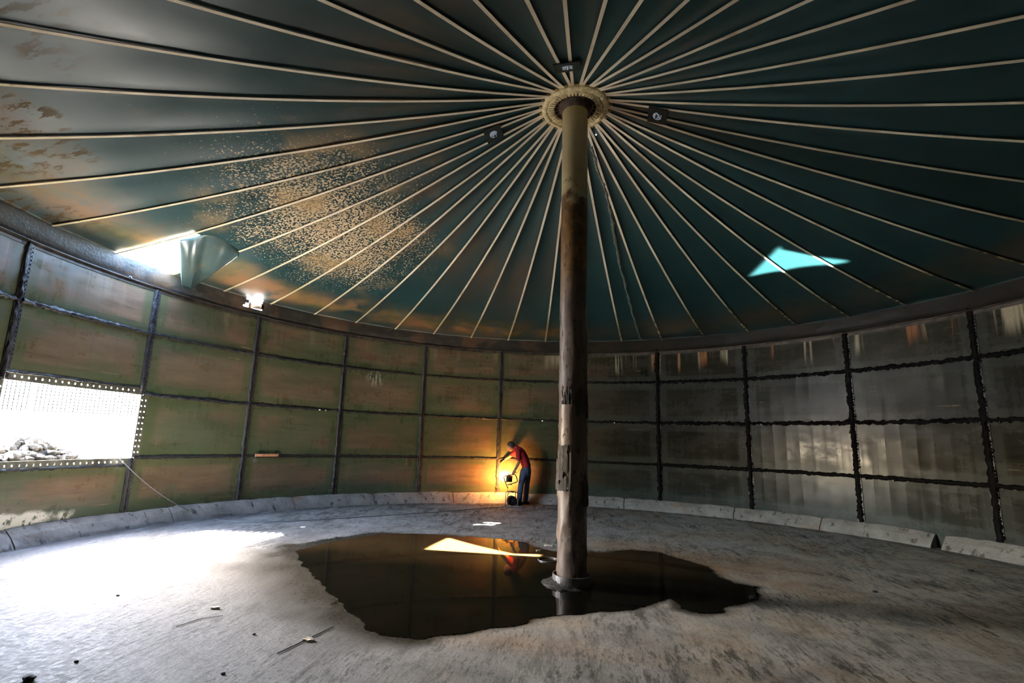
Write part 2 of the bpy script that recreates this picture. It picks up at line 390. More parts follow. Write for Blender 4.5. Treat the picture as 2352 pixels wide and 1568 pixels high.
def make_kerb():
    n = NT('concrete_kerb'); f = n.noise(3, det=6, rough=.65)
    c = n.ramp(f, [(0.3, (0.20, 0.185, 0.165)), (.7, (0.40, 0.375, 0.34))])
    c = n.mix(c, (0.05, 0.045, 0.04), n.math('MULTIPLY', n.sst(n.noise(9, n.mp((1, 1, .5)), det=6), .58, .68), .8))
    c = n.mix(c, (.27, .15, .09), n.math('MULTIPLY', n.sst(n.noise(1.1, det=4), .56, .68), .5))
    return n.set(col=c, rough=.75, normal=n.bump(n.noise(14, det=6), .6, .03))
M_kerb = make_kerb()
def make_water():
    n = NT('muddy_water')
    x, y, z = n.xyz(); sh = n.math('ADD', y, n.math('MULTIPLY', n.noise(.8, det=3), 1.4))
    silt = n.math('MULTIPLY', n.sst(sh, 1.0, 2.3), n.sst(x, 1.8, -.3, .45, 1))
    c = n.mix((0.0035, 0.0032, 0.0022), (0.046, 0.026, 0.010), silt)
    return n.set(col=c, rough=.03, ior=1.33, spec=.12, normal=n.bump(n.noise(1.6, det=2), .012, .02))
M_water = make_water()
def make_column():
    n = NT('column_paint'); x, y, z = n.xyz()
    f = n.noise(5, det=6, rough=.7); v = n.noise(4, n.mp((3, 3, .5)), det=5, rough=.65)
    low = n.ramp(v, [(.3, (0.07, 0.050, 0.040)), (.55, (0.135, 0.094, 0.072)), (.8, (0.22, 0.16, 0.125))])
    up = n.ramp(v, [(.3, (0.42, 0.33, 0.17)), (.7, (0.52, 0.43, 0.26))])
    zz = n.math('ADD', z, n.math('MULTIPLY', n.math('SUBTRACT', f, .5), 1.6))
    mid_ = n.ramp(f, [(.35, (0.05, 0.026, 0.012)), (.5, (0.16, 0.082, 0.03)), (.7, (.27, .16, .05))])
    c = n.mix(low, mid_, n.sst(zz, 4.3*S, 5.2*S))
    c = n.mix(c, up, n.sst(zz, 6.05*S, 6.45*S))
    spk = n.sst(n.noise(16, n.mp((1, 1, .45)), det=5, rough=.75), .57, .64)
    c = n.mix(c, (0.022, 0.018, 0.014), n.mul(spk, n.sst(z, 6.3*S, 5.0*S), .9))
    blk = n.mul(n.sst(n.noise(2.6, n.mp((1, 1, .5), loc=(0, 2, 4)), det=5), .55, .62), n.sst(z, 5.4*S, 4.6*S))
    c = n.mix(c, (0.020, 0.017, 0.013), n.math('MULTIPLY', blk, .8))
    return n.set(col=c, rough=n.math('ADD', n.math('MULTIPLY', spk, .3), n.sst(f, .3, .7, .34, .52)), spec=.5, normal=n.bump(n.math('SUBTRACT', f, n.math('MULTIPLY', spk, -.4)), .5, .012))
M_col = make_column()
def make_crust():
    n = NT('peeling_crust'); f = n.noise(14, n.mp((3, 3, .5)), det=6, rough=.7)
    return n.set(col=n.ramp(f, [(.40, (.012, .010, .008)), (.56, (.05, .038, .030)), (.72, (.22, .17, .13))]), rough=.75, normal=n.bump(f, .8, .02))
M_crust = make_crust()
M_sludge = simple('black_sludge', (0.012, 0.011, 0.009), 0.62, nscale=9, namp=.6, bump=.8, bscale=35)
M_collar = simple('collar_steel', (0.15, 0.14, 0.135), 0.38, 0.3, nscale=8, namp=.5, bump=.3)
def make_flap():
    n = NT('torn_membrane'); f = n.noise(1.8, det=5)
    c = n.ramp(f, [(.4, (0.045, 0.085, 0.090)), (.6, (0.07, 0.105, 0.10)), (.75, (.17, .13, .07))])
    return n.set(col=c, rough=.24, spec=.6)
M_flap = make_flap()
M_pipe = simple('pipe_steel', (0.20, 0.135, 0.10), 0.5, 0.4, nscale=12, namp=.5, bump=.3)
M_white = simple('pale_flake', (0.62, 0.55, 0.42), 0.8, nscale=10, namp=.2)
M_stone = simple('dark_crumb', (0.035, 0.031, 0.028), 0.8, nscale=20, namp=.5, bump=.6)
M_rod = simple('dark_rod', (0.028, 0.026, 0.025), 0.5, 0.3)
M_cable_w = simple('grey_cable', (0.22, 0.22, 0.23), 0.5)
M_black = simple('black_plastic', (0.012, 0.012, 0.013), 0.4)
M_hoop = simple('hoop_steel', (0.22, 0.22, 0.22), 0.4, 0.5)
M_tubew = simple('lamp_frame_paint', (0.20, 0.13, 0.085), 0.4, 0.4)
M_tubes = simple('reel_frame_steel', (0.16, 0.17, 0.20), 0.4, 0.6)
M_vent = simple('dark_vent_plate', (0.010, 0.020, 0.019), 0.55, nscale=8, namp=.2)
n = NT('daylight_glow_dot'); M_dot = n.set(col=(.8, .85, .9), emit=(.70, .82, .95, 1), emits=.13, rough=.9)  # glowing dots stand in for daylight, no holes are cut
n = NT('lamp_lens'); M_lens = n.set(col=(1, .8, .5), emit=(1, .55, .2, 1), emits=6.0)
M_fray = simple('frayed_tape', (0.16, 0.175, 0.15), 0.8, nscale=30, namp=.7)

# ------------------------------------------------------------------ floor
PUD = [(674,1262),(713,1243),(760,1236),(810,1231),(860,1227),(911,1225),(979,1227),(1076,1234),(1154,1237),(1212,1248),(1236,1260),(1270,1266),(1352,1272),(1415,1267),(1454,1263),(1503,1267),(1561,1282),(1609,1296),(1643,1311),(1648,1325),(1697,1340),(1745,1347),(1730,1374),(1697,1388),(1653,1393),(1663,1405),(1614,1408),(1561,1398),(1551,1384),(1537,1376),(1474,1396),(1415,1403),(1357,1405),(1289,1413),(1236,1420),(1212,1432),(1125,1447),(1028,1459),(931,1466),(873,1461),(848,1442),(805,1403),(751,1359),(722,1325),(688,1287)]
pud = [on_floor(*p) for p in PUD]
pudo = []
for i, p in enumerate(pud):
    q = pud[(i+1) % len(pud)]; k = max(2, int((q-p).length/0.045))
    for j in range(k):
        v = p.lerp(q, j/k)
        v = v + 0.07*mnoise.noise_vector(v*3.1) + 0.035*mnoise.noise_vector(v*9.0)
        pudo.append((v.x, v.y))
pudo = np.array(pudo)
def poly_dist(P, Q):
    d = np.full(len(P), 1e9); inside = np.zeros(len(P), bool)
    for i in range(len(Q)):
        a = Q[i]; b = Q[(i+1) % len(Q)]; ab = b-a; L = ab@ab+1e-12
        t = np.clip(((P-a)@ab)/L, 0, 1); d = np.minimum(d, np.hypot(*(P-a-t[:, None]*ab).T))
        c = ((a[1] > P[:, 1]) != (b[1] > P[:, 1])) & (P[:, 0] < (b[0]-a[0])*(P[:, 1]-a[1])/(b[1]-a[1]+1e-15)+a[0])
        inside ^= c
    return np.where(inside, -d, d)
NG = 300; xs = np.linspace(-R, R, NG)
gx, gy = np.meshgrid(xs, xs, indexing='ij'); rho = np.hypot(gx, gy)
fac = np.where(rho > R, R/np.maximum(rho, 1e-6), 1.0); gx = gx*fac; gy = gy*fac; rho = np.minimum(rho, R)
t = np.clip((rho/S-4.4)/4.6, 0, 1); gz = S*0.09*t*t*(3-2*t)
keep = (np.hypot(*np.meshgrid(xs, xs, indexing='ij')) < R+0.12)
V = np.stack([gx, gy, gz], -1).reshape(-1, 3)
idx = np.arange(NG*NG).reshape(NG, NG)
Q = np.stack([idx[:-1, :-1], idx[1:, :-1], idx[1:, 1:], idx[:-1, 1:]], -1).reshape(-1, 4)
kq = (keep[:-1, :-1] & keep[1:, :-1] & keep[1:, 1:] & keep[:-1, 1:]).reshape(-1)
me = bpy.data.meshes.new('floor'); me.from_pydata(V.tolist(), [], Q[kq].tolist())
near = np.abs(V[:, 0]) < 99
d = poly_dist(V[:, :2], pudo)
nz = np.array([mnoise.fractal(Vector((v[0]*1.6, v[1]*1.6, 3)), 1.0, 2.0, 4) for v in V])
P2 = V[:, :2]
lefts = np.clip((-V[:, 0]-1.0)/2.0, 0, 1)                                   # wide damp margin on the left shore
wet = np.clip(1.12-(d+0.22*nz*lefts+0.05*nz)/(0.10+1.0*lefts*np.clip((1.3-V[:, 1])/1.6, 0, 1)), 0, 1)
mc = on_floor(1500, 1290); mc2 = on_floor(1180, 1480)
mud = np.clip(1.15-np.hypot((V[:, 0]-mc.x)/2.6, (V[:, 1]-mc.y)/1.25)+0.5*nz, 0, 1)*(V[:, 0] > 0.05)
mud = np.maximum(mud, np.clip(1-np.hypot((V[:, 0]-mc2.x)/1.3, (V[:, 1]-mc2.y)/.30)+0.4*nz, 0, 1)*.5)
for nm, arr in (('wet', wet), ('mud', mud)):
    at = me.attributes.new(nm, 'FLOAT', 'POINT'); at.data.foreach_set('value', arr.astype(np.float32))
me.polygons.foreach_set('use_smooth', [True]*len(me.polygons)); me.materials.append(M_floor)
fl = bpy.data.objects.new('floor', me); link(fl); props(fl, 'scraped concrete tank floor with black sludge smears', kind='structure')
# pool of muddy water
bm = bmesh.new()
top = [bm.verts.new((x, y, 0.004)) for x, y in pudo]
bm.faces.new(top)
bmesh.ops.triangulate(bm, faces=bm.faces[:])
bmesh.ops.recalc_face_normals(bm, faces=bm.faces)
if bm.faces[:][0].normal.z < 0: bmesh.ops.reverse_faces(bm, faces=bm.faces)
o = from_bm('puddle', bm, M_water); props(o, 'dark mirror-like pool of muddy water around the column foot', 'puddle')

# ------------------------------------------------------------------ wall: plates, seams, bolts
walls = {}
for nm, lab in (('wall_left', 'curved left side of bolted enamel plates with a cut-out doorway'), ('wall_back', 'curved far side of bolted enamel plates'), ('wall_right', 'curved dark right side of bolted plates with lime runs'), ('wall_front', 'curved near side of bolted plates behind the viewpoint')):
    w = empty(nm); props(w, lab, kind='structure'); walls[nm] = w
def wall_of(s):
    s = (s+11) % 22-11
    if -8 <= s <= -4: return walls['wall_left']
    if -3 <= s <= 0: return walls['wall_back']
    if 1 <= s <= 5: return walls['wall_right']
    return walls['wall_front']
ZEDGE = [0.0] + ZR[1:4] + [5.27*S]      # plate edges, bottom course runs down behind the kerb
HATCH = (-6, 2)                          # the missing plate: column, course
TRIM = .105
def plate(s, k):
    a0 = PH+s*SP; nu = 9; jr = random.uniform(-.003, .003); a1 = a0+SP
    z0, z1 = ZEDGE[k], ZEDGE[k+1]; V = []; uv = []
    if s == HATCH[0] and k == 2: z0 += TRIM
    if s == HATCH[0] and k == 0: z1 -= TRIM
    if k == 1 and s == HATCH[0]+1: a0 += TRIM/R
    if k == 1 and s == HATCH[0]-1: a1 -= TRIM/R
    zv0 = ZR[k] if k == 0 else z0
    for i in range(nu):
        u = i/(nu-1); a = a0+.0006+(a1-a0-.0012)*u
        for (zz, off) in ((z0+.002, .02), (z0+.002, 0), (z1-.002, 0), (z1-.002, .02)):
            V.append(pol(a, R+jr+off, zz)); uv.append((u, (zz-zv0)/(z1-zv0)))
    Fc = [f[::-1] for f in grid_faces(nu, 4)]
    Fc += [(0, 1, 2, 3), tuple(4*(nu-1)+q for q in (3, 2, 1, 0))]
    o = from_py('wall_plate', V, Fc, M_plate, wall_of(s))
    ul = o.data.uv_layers.new(name='UVMap')
    for p in o.data.polygons:
        for li in p.loop_indices: ul.data[li].uv = uv[o.data.loops[li].vertex_index]
    bmx = bmesh.new(); bmx.from_mesh(o.data); bmesh.ops.recalc_face_normals(bmx, faces=bmx.faces)
    c = Vector((0, 0, z0))
    big = max(bmx.faces, key=lambda f: f.calc_area())
    if big.normal.dot(big.calc_center_median()*Vector((1, 1, 0))) > 0:
        bmesh.ops.reverse_faces(bmx, faces=bmx.faces)
    bmx.to_mesh(o.data); bmx.free()
for s in range(-11, 11):
    for k in range(4):
        if (s, k+0) == (HATCH[0], 1): continue
        plate(s, k)
# NOTE course index 1 is the second from the floor: that plate is cut out as the doorway
def bead(P, N, T, w, h, mat, name, parent, seed, rag=.35):
    """ragged half-round bead: P points, N inward normals, T side vectors"""
    V = []; prof = [(-1, -.15), (-.75, .6), (-.25, 1), (.25, 1), (.75, .6), (1, -.15)]
    for i, (p, n_, t_) in enumerate(zip(P, N, T)):
        for j, (a, b) in enumerate(prof):
            q = p*7.0+Vector((seed, j*.7, 0)); r1 = mnoise.noise(q*2.3); r2 = mnoise.noise(q*1.9+Vector((9, 9, 9)))
            V.append(p + t_*(a*w*(1+rag*1.6*r1)) + n_*(max(-.01, b*h*(1+rag*2.2*r2)) if b > 0 else -.006))
    f = grid_faces(len(P), len(prof))
    return from_py(name, V, f, mat, parent, smooth=True)
def hpath(a0, a1, z, r, n):
    P = []; N = []; T = []
    for i in range(n):
        a = a0+(a1-a0)*i/(n-1); P.append(pol(a, r, z)); N.append(Vector((-math.sin(a), -math.cos(a), 0))); T.append(Vector((0, 0, 1)))
    return P, N, T
def vpath(a, z0, z1, r, n):
    tt = Vector((math.cos(a), -math.sin(a), 0)); nn = Vector((-math.sin(a), -math.cos(a), 0))
    return [pol(a, r, z0+(z1-z0)*i/(n-1)) for i in range(n)], [nn]*n, [tt]*n
bolts = {k: bmesh.new() for k in walls}
def bolt(bm, a, z, r, s=.0135):
    c = pol(a, r, z); nn = Vector((-math.sin(a), -math.cos(a), 0)); tt = Vector((math.cos(a), -math.sin(a), 0)); zz = Vector((0, 0, 1))
    A = [bm.verts.new(c+s*(tt*math.cos(k*PI/3)+zz*math.sin(k*PI/3))) for k in range(6)]
    B = [bm.verts.new(c+nn*s*.8+s*.72*(tt*math.cos(k*PI/3)+zz*math.sin(k*PI/3))) for k in range(6)]
    for k in range(6): bm.faces.new((A[k], A[(k+1) % 6], B[(k+1) % 6], B[k]))
    bm.faces.new(B)
ri = R-.012
wname = {id(v): k for k, v in walls.items()}
for s in range(-11, 11):
    a = PH+s*SP; par = wall_of(s); key = par.name
    dark = 1.0 if s >= 1 else .62
    # vertical seam: steel flange, ragged sealant on one side, two staggered rows of bolts
    ss = (s+11) % 22-11
    for k in range(4):
        z0 = ZEDGE[k] if k else ZR[0]-.06; z1 = ZEDGE[k+1]
        hatchside = (k == 1 and s in (-6, -5))
        V = []; hw = .062
        if hatchside: continue
        for zz in (z0, z1):
            for da, rr in ((-hw, R-.002), (-hw, R-.011), (hw, R-.011), (hw, R-.002)):
                V.append(pol(a+da/R, rr, zz))
        from_py('seam_flange', V, [(0, 1, 5, 4), (1, 2, 6, 5), (2, 3, 7, 6), (0, 4, 7, 3)][:3], M_flange, par)
        if not hatchside:
            P, N, T = vpath(a-(.020 if s < 1 else .004)/R, z0, z1, R-.010, 34)
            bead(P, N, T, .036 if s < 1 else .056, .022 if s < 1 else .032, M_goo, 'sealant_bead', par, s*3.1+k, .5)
        nb = int((z1-z0)/.058)
        if not (hatchside and s == -5):
            for i in range(nb):
                for c_, st in ((.014, 0), (.040, .5)):
                    bolt(bolts[key], a+(c_+.012)/R, z0+(i+st+.25)*(z1-z0)/nb, R-.011)
    for k in (1, 2, 3):
        z = ZR[k]
        if s == HATCH[0] and k in (1, 2):
            V = []
            P, N, T = hpath(a, a+SP, z+(.115 if k == 2 else -.115), R-.006, 70)
            bead(P, N, T, .022, .016, M_goo, 'sealant_bead', par, s*1.7+k, .7)
            continue
        P, N, T = hpath(a+.004, a+SP-.004, z+.012, R-.004, 70)
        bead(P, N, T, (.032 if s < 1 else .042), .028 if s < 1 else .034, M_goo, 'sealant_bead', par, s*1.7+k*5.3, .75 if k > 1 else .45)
        nb = 26
        for i in range(nb):
            bolt(bolts[key], a+SP*(i+.5)/nb, z-.020, R-.003, .0125)
for k, b in bolts.items():
    o = from_bm('bolts', b, M_bolt, walls[k]); o['kind'] = 'stuff'

# doorway frame: perforated flange strips with real bolt holes
def perf_strip(name, f, nu, nv, hole, parent, mat):
    """f(u,v) -> point; nu x nv cells, each with an octagonal hole"""
    bm = bmesh.new()
    for i in range(nu):
        for j in range(nv):
            outer = []; inner = []
            for k in range(8):
                t_ = k*PI/4; cx_, sx_ = math.cos(t_), math.sin(t_); mx = max(abs(cx_), abs(sx_))
                uo, vo = .5+.5*cx_/mx, .5+.5*sx_/mx
                outer.append(bm.verts.new(f((i+uo)/nu, (j+vo)/nv)))
                inner.append(bm.verts.new(f((i+.5+hole[0]*cx_)/nu, (j+.5+hole[1]*sx_)/nv)))
            for k in range(8):
                bm.faces.new((outer[k], outer[(k+1) % 8], inner[(k+1) % 8], inner[k]))
    bmesh.ops.remove_doubles(bm, verts=bm.verts, dist=1e-5)
    bmesh.ops.recalc_face_normals(bm, faces=bm.faces)
    bmesh.ops.solidify(bm, geom=bm.faces[:], thickness=.006)
    return from_bm(name, bm, mat, parent)
hA, hB = PH-6*SP, PH-5*SP; hz0, hz1 = ZR[1], ZR[2]
wl = walls['wall_left']
M_strip = simple('cut_plate_edge', (0.11, 0.105, 0.075), 0.5, 0.2, nscale=6, namp=.6, bump=.3)
perf_strip('doorway_flange', lambda u, v: pol(hA+SP*u, R-.004, hz1+.115*v), 22, 1, (.13, .14), wl, M_strip)
perf_strip('doorway_flange', lambda u, v: pol(hA+SP*u, R-.004, hz0-.115+.115*v), 22, 1, (.13, .14), wl, M_strip)
perf_strip('doorway_flange', lambda u, v: pol(hB+(-.012+.125*u)/R, R-.006, hz0-.05+(hz1-hz0+.1)*v), 2, 12, (.20, .13), wl, M_strip)
perf_strip('doorway_flange', lambda u, v: pol(hA+(-.113+.125*u)/R, R-.006, hz0-.05+(hz1-hz0+.1)*v), 2, 12, (.20, .13), wl, M_strip)

# ------------------------------------------------------------------ kerb (fillet of concrete blocks)
kerb = empty('trim_1'); props(kerb, 'low concrete kerb along the foot of the plate wall', kind='structure')
cuts = []; a = -PI
while a < PI:
    cuts.append(a); a += random.uniform(.22, .36)
gapA = ang(on_wall(2148, 1235, R-.2))
cuts = sorted([c for c in cuts if abs(c-gapA) > .16] + [gapA]) + [cuts[0]+2*PI]
for c0, c1 in zip(cuts[:-1], cuts[1:]):
    g0 = .011 if abs(c0-gapA) < 1e-6 else .0012; g1 = .011 if abs(c1-gapA) < 1e-6 else .0012
    n_ = max(6, int((c1-c0)/.018)); V = []
    for i in range(n_):
        a = c0+g0+(c1-c0-g0-g1)*i/(n_-1)
        j = lambda s_: .018*mnoise.noise(Vector((a*40*s_, s_, 0)))+.02*mnoise.noise(Vector((a*9, s_*5, 2)))
        zt = ZR[0]-.012+j(1); e = 0.0
        if i in (0, n_-1): zt -= .02
        for r_, z_ in ((R-.012, -.02), (R-.012, zt), (R-.05+j(2)*.6, zt-.008), (R-.14+j(3), zt-.10+j(4)*.5), (R-.205+j(5), floor_z(R-.2)+.045), (R-.235+j(6), floor_z(R-.2)-.03)):
            V.append(pol(a, r_, z_))
    Fc = grid_faces(n_, 6) + [(5, 4, 3, 2, 1, 0), tuple(6*(n_-1)+q for q in range(6))]
    o = from_py('kerb_block', V, Fc, M_kerb, kerb)
    bmx = bmesh.new(); bmx.from_mesh(o.data); bmesh.ops.recalc_face_normals(bmx, faces=bmx.faces); bmx.to_mesh(o.data); bmx.free()

# ------------------------------------------------------------------ rim beam, with the small blown-through gap
LAMP = on_wall(588, 688, RIM_R); aL = ang(LAMP)
rim = empty('trim_2'); props(rim, 'dark steel rim beam between plate wall and membrane roof', kind='structure')
prof = [(9.30, 5.17), (9.285, 5.21), (9.25, 5.25), (9.215, 5.35), (9.195, 5.45), (9.18, 5.54), (9.172, 5.585)]
NA = 440
def rim_seg(i0, i1, par):
    V = []; Fc = []
    for i in range(i0, i1+1):
        a = 2*PI*i/NA
        for r_, z_ in prof:
            b_ = .010*mnoise.noise(Vector((a*14, z_*3, 5))); V.append(pol(a, (r_+b_)*S, z_*S))
    nv = len(prof); nu = i1-i0+1
    for i in range(nu-1):
        am = 2*PI*(i0+i+.5)/NA; dA = (am-aL+PI) % (2*PI)-PI
        for j in range(nv-1):
            zc = (prof[j][1]+prof[j+1][1])/2
            if abs(dA)*9.2 < .24+.05*math.sin(j*3) and 5.36 < zc: continue
            k = i*nv+j; Fc.append((k, k+nv, k+nv+1, k+1))
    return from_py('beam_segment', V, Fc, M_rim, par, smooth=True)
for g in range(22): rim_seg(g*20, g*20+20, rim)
for g in range(22):                                         # thin angle bar along the bottom edge
    V = []; n_ = 13
    for i in range(n_):
        a = 2*PI*(g+i/(n_-1)*.996)/22
        for r_, z_ in ((9.31, 5.205), (9.215, 5.205), (9.215, 5.19), (9.285, 5.185), (9.285, 5.11), (9.31, 5.11)): V.append(pol(a, r_*S, z_*S))
    Fc = grid_faces(n_, 6)
    o = from_py('lip_bar', V, Fc, M_lip, rim)

# ------------------------------------------------------------------ membrane roof with tear, straps
E_, T_, B_ = on_roof(480, 543), on_roof(550, 578), on_roof(413, 553)
a1s, a2s = RPH+(1-12)*RSP, RPH+(2-12)*RSP                    # the two straps beside the tear
rTear = (math.hypot(E_.x, E_.y)+math.hypot(T_.x, T_.y))/2
ceil = empty('ceiling'); props(ceil, 'dark green membrane roof held up by radial cream straps', kind='structure')
rTC = rTear+.115
rs = sorted(list(np.linspace(.30*S, RIM_R-.02, 30)) + [rTC])
rs = [r for r in rs if r == rTC or abs(r-rTC) > .07] + [RIM_R+.02, RIM_R+.055]
SUB = 6; NAm = 44*SUB
V = []; Fc = []
for i in range(NAm):
    a = RPH+2*PI*i/NAm; fr = (i % SUB)/SUB
    for r_ in rs:
        bul = .030*math.sin(PI*fr)*min(1, (r_-.3)/2.0) + .010*mnoise.noise(Vector((r_*math.sin(a)*1.3, r_*math.cos(a)*1.3, 0)))
        zz = roof_z(max(r_, HUB_R)) + .022 + bul*(1 if r_ < RIM_R-.1 else .3)
        if r_ > RIM_R+.03: zz -= .16
        V.append(pol(a, r_, zz))
nv = len(rs)
for i in range(NAm):
    sec = (i//SUB+12)                       # sector index in strap numbering (strap k starts sector k)
    sk = (i//SUB) - 0
    st = (i//SUB); st = st if st < 22 else st-44; st = st+12      # strap number of the sector's lower side
    st = (st+22) % 44-22
    am = RPH+2*PI*(i+.5)/NAm; dA = (am-aL+PI) % (2*PI)-PI
    for j in range(nv-1):
        if st == 1 and rs[j] >= rTear+.11: continue           # torn-out sector
        rm = (rs[j]+rs[j+1])/2
        if abs(dA)*RIM_R < .14 and rm > RIM_R-.12: continue     # gap by the pipe stub
        k = i*nv+j; k2 = ((i+1) % NAm)*nv+j
        Fc.append((k, k+1, k2+1, k2))
o = from_py('membrane', V, Fc, M_mem, ceil, smooth=True)
o['label'] = 'dark green membrane sheet speckled with ochre crust'
# straps: run to the hub in pairs
def strap_pts(k, r0=None, r1=None, n=26, dz=0.0):
    a = RPH+(k-12)*RSP
    m = k if k % 2 == 0 else k-1
    ah = RPH+(m+.5-12)*RSP + (.21 if k % 2 else -.21)*RSP
    P0 = pol(ah, HUB_R, 0); P1 = pol(a, RIM_R-.004, 0); out = []
    for i in range(n):
        t = i/(n-1); p = P0.lerp(P1, t); rr = math.hypot(p.x, p.y)
        out.append(Vector((p.x, p.y, roof_z(rr)+dz)))
    return out
VENTS = [(1303, 150, -11), (1511, 263, 22), (1133, 305, 0)]
straps = {}
for k in range(-22, 22):
    P = strap_pts(k); d = (P[-1]-P[0]); d.z = 0; d.normalize(); sd = Vector((d.y, -d.x, 0))
    V = []; hw = .0195
    for p in P:
        for x_, z_ in ((-hw, .004), (-hw, -.003), (hw, -.003), (hw, .004)): V.append(p+sd*x_+Vector((0, 0, z_)))
    nn = len(P)
    Fc = [f[::-1] for f in grid_faces(nn, 4)] + [(4*i+3, 4*i+7, 4*i+4, 4*i) for i in range(nn-1)][::1] + [(0, 1, 2, 3), tuple(4*(nn-1)+q for q in (3, 2, 1, 0))]
    straps[k] = from_py('roof_strap', V, Fc, M_strap, ceil)
# hanging torn flap: sags from the strap side to the rim, wrinkled towards its top corner
cR1 = on_wall(418, 657, RIM_R-.10); cR2 = on_wall(441, 663, RIM_R-.12); tk = strap_pts(2)
s2 = [p for p in tk if math.hypot(p.x, p.y) >= rTear-.05]
rimEnd = on_wall(455, 652, RIM_R-.05)
topc = smoothpath([B_+Vector((0, 0, .02)), on_roof(446, 548)+Vector((0, 0, .03)), E_+Vector((0, 0, .06)), on_roof(517, 558)+Vector((0, 0, .06)), T_+Vector((0, 0, .05))], 8)
def fore(px, py, dist):
    return on_roof(px, py) - ray(px, py)*dist
lowc = smoothpath([cR1, cR2, on_wall(455, 652, RIM_R-.06), fore(500, 621, .28), fore(548, 588, .05)], 8)
nu, nvv = len(topc), 26; V = []
for i in range(nu):
    u = i/(nu-1)
    for j in range(nvv):
        v = j/(nvv-1); p = topc[i].lerp(lowc[i], v)
        sg = math.sin(PI*v)*(.05+.10*math.sin(PI*min(1, u*1.15)))
        wr = (.11*abs(math.sin(u*13+.8*v))**.55-.05)*math.sin(PI*v)**.7*(1-u)**.3*(.3+.7*math.sin(PI*u)**.5)
        fold = .05*math.exp(-((u-.9)/.07)**2)
        V.append(p + Vector((.35, -.45, -.8))*sg + Vector((.5, -.8, .1))*(wr+fold*math.sin(PI*v)))
o = from_py('torn_flap', V, grid_faces(nu, nvv), M_flap, ceil, smooth=True)
o['label'] = 'dark wrinkled torn membrane flap hanging beside the hole'
md = o.modifiers.new('thick', 'SOLIDIFY'); md.thickness = .004
# frayed seam tape running from hub to rim
tp = [on_roof(*p) for p in ((1357, 335), (1376, 395), (1392, 440), (1404, 500), (1420, 590), (1437, 660), (1452, 715), (1471, 778))]
tp = [p+Vector((0, 0, -.008)) for p in smoothpath(tp, 8)]
bm = bmesh.new(); prev = None
for i, p in enumerate(tp):
    q = tp[min(i+1, len(tp)-1)]-tp[max(i-1, 0)]; q.z = 0; q.normalize(); sd = Vector((q.y, -q.x, 0)); w_ = .022+.014*random.uniform(-1, 1)
    off = sd*random.uniform(-.014, .014)
    c = [bm.verts.new(p+off+sd*w_), bm.verts.new(p+off+Vector((0, 0, -.012))), bm.verts.new(p+off-sd*w_)]
    if prev:
        bm.faces.new((prev[0], prev[1], c[1], c[0])); bm.faces.new((prev[1], prev[2], c[2], c[1]))
    prev = c
o = from_bm('frayed_seam_tape', bm, M_fray, ceil)
for px, py in ((1352, 316), (1369, 311), (1378, 307)):
    p = on_roof(px, py); bm = bmesh.new(); bmesh.ops.create_icosphere(bm, subdivisions=1, radius=.014, matrix=Matrix.Translation(p+Vector((0, 0, .012))))
    from_bm('pinhole', bm, M_dot, ceil)  # small glowing bead, daylight painted where a pinhole shows
# roof vents: dark perforated plates over two straps
side_words = ('dark perforated roof vent plate beyond the hub at the top of the roof', 'dark perforated roof vent plate right of the hub', 'dark perforated roof vent plate left of the hub')
for (px, py, k), lab in zip(VENTS, side_words):
    c0 = on_roof(px, py); a = ang(c0); rr = math.hypot(c0.x, c0.y)
    ra = Vector((math.sin(a), math.cos(a), (roof_z(rr+.1)-roof_z(rr-.1))/.2)).normalized(); ta = Vector((math.cos(a), -math.sin(a), 0)); nn = ra.cross(ta)
    if nn.z > 0: nn = -nn
    vt = empty('roof_vent', c0); props(vt, lab, 'vent', 'vents near the roof hub')
    Mx = Matrix((ra, ta, nn)).transposed(); bm = bmesh.new()
    add_box(bm, c0+nn*.020, .26, .32, .014, Mx, .004)
    from_bm('vent_plate', bm, M_vent, vt)
    bm = bmesh.new(); rnd = random.Random(px)
    for rr_, n_ in ((.0, 1), (.018, 6), (.036, 12), (.054, 18)):
        for q in range(n_):
            if rnd.random() < .22: continue
            u, v = rr_*math.cos(2*PI*q/n_), rr_*1.25*math.sin(2*PI*q/n_)
            p = c0+nn*.0285+ra*u+ta*v
            bmesh.ops.create_circle(bm, cap_ends=True, segments=6, radius=.0050, matrix=Matrix.Translation(p) @ Mx.to_4x4())
    o = from_bm('perforations', bm, M_dot, vt); o['kind'] = 'stuff'  # glow is put into the dots, the plate behind is solid

# ------------------------------------------------------------------ column
colm = empty('support_column', (0, 0, 0)); props(colm, 'tall crusted steel pillar standing in the pool at the tank centre', 'pillar')
CR = .222*S
bm = bmesh.new(); nseg, nz_ = 40, 150; rings = []
for j in range(nz_):
    z = -.02+(HUB_Z+.02+.06)*j/(nz_-1); ring = []
    for k in range(nseg):
        a = 2*PI*k/nseg; p = Vector((CR*math.cos(a), CR*math.sin(a), z))
        low = min(1, max(0, (5.2*S-z)/1.5)); q = Vector((math.cos(a)*1.2, math.sin(a)*1.2, z*1.6))
        dd = max(0, mnoise.fractal(q*2.4, 1, 2, 4)-.22)*.03*low
        ring.append(bm.verts.new(p*1.0+Vector((math.cos(a), math.sin(a), 0))*dd))
    rings.append(ring)
for A, B in zip(rings[:-1], rings[1:]):
    for k in range(nseg): bm.faces.new((A[k], A[(k+1) % nseg], B[(k+1) % nseg], B[k]))
bm.faces.new(rings[0][::-1]); bm.faces.new(rings[-1])
from_bm('shaft', bm, M_col, colm, smooth=True)
bm = bmesh.new(); add_lathe(bm, [(CR+.012, .02), (CR+.055, .02), (CR+.055, .125), (CR+.040, .125), (CR+.040, .04), (CR+.012, .04)], 40, cap=False)
bmesh.ops.recalc_face_normals(bm, faces=bm.faces)
from_bm('base_collar', bm, M_collar, colm, smooth=False)
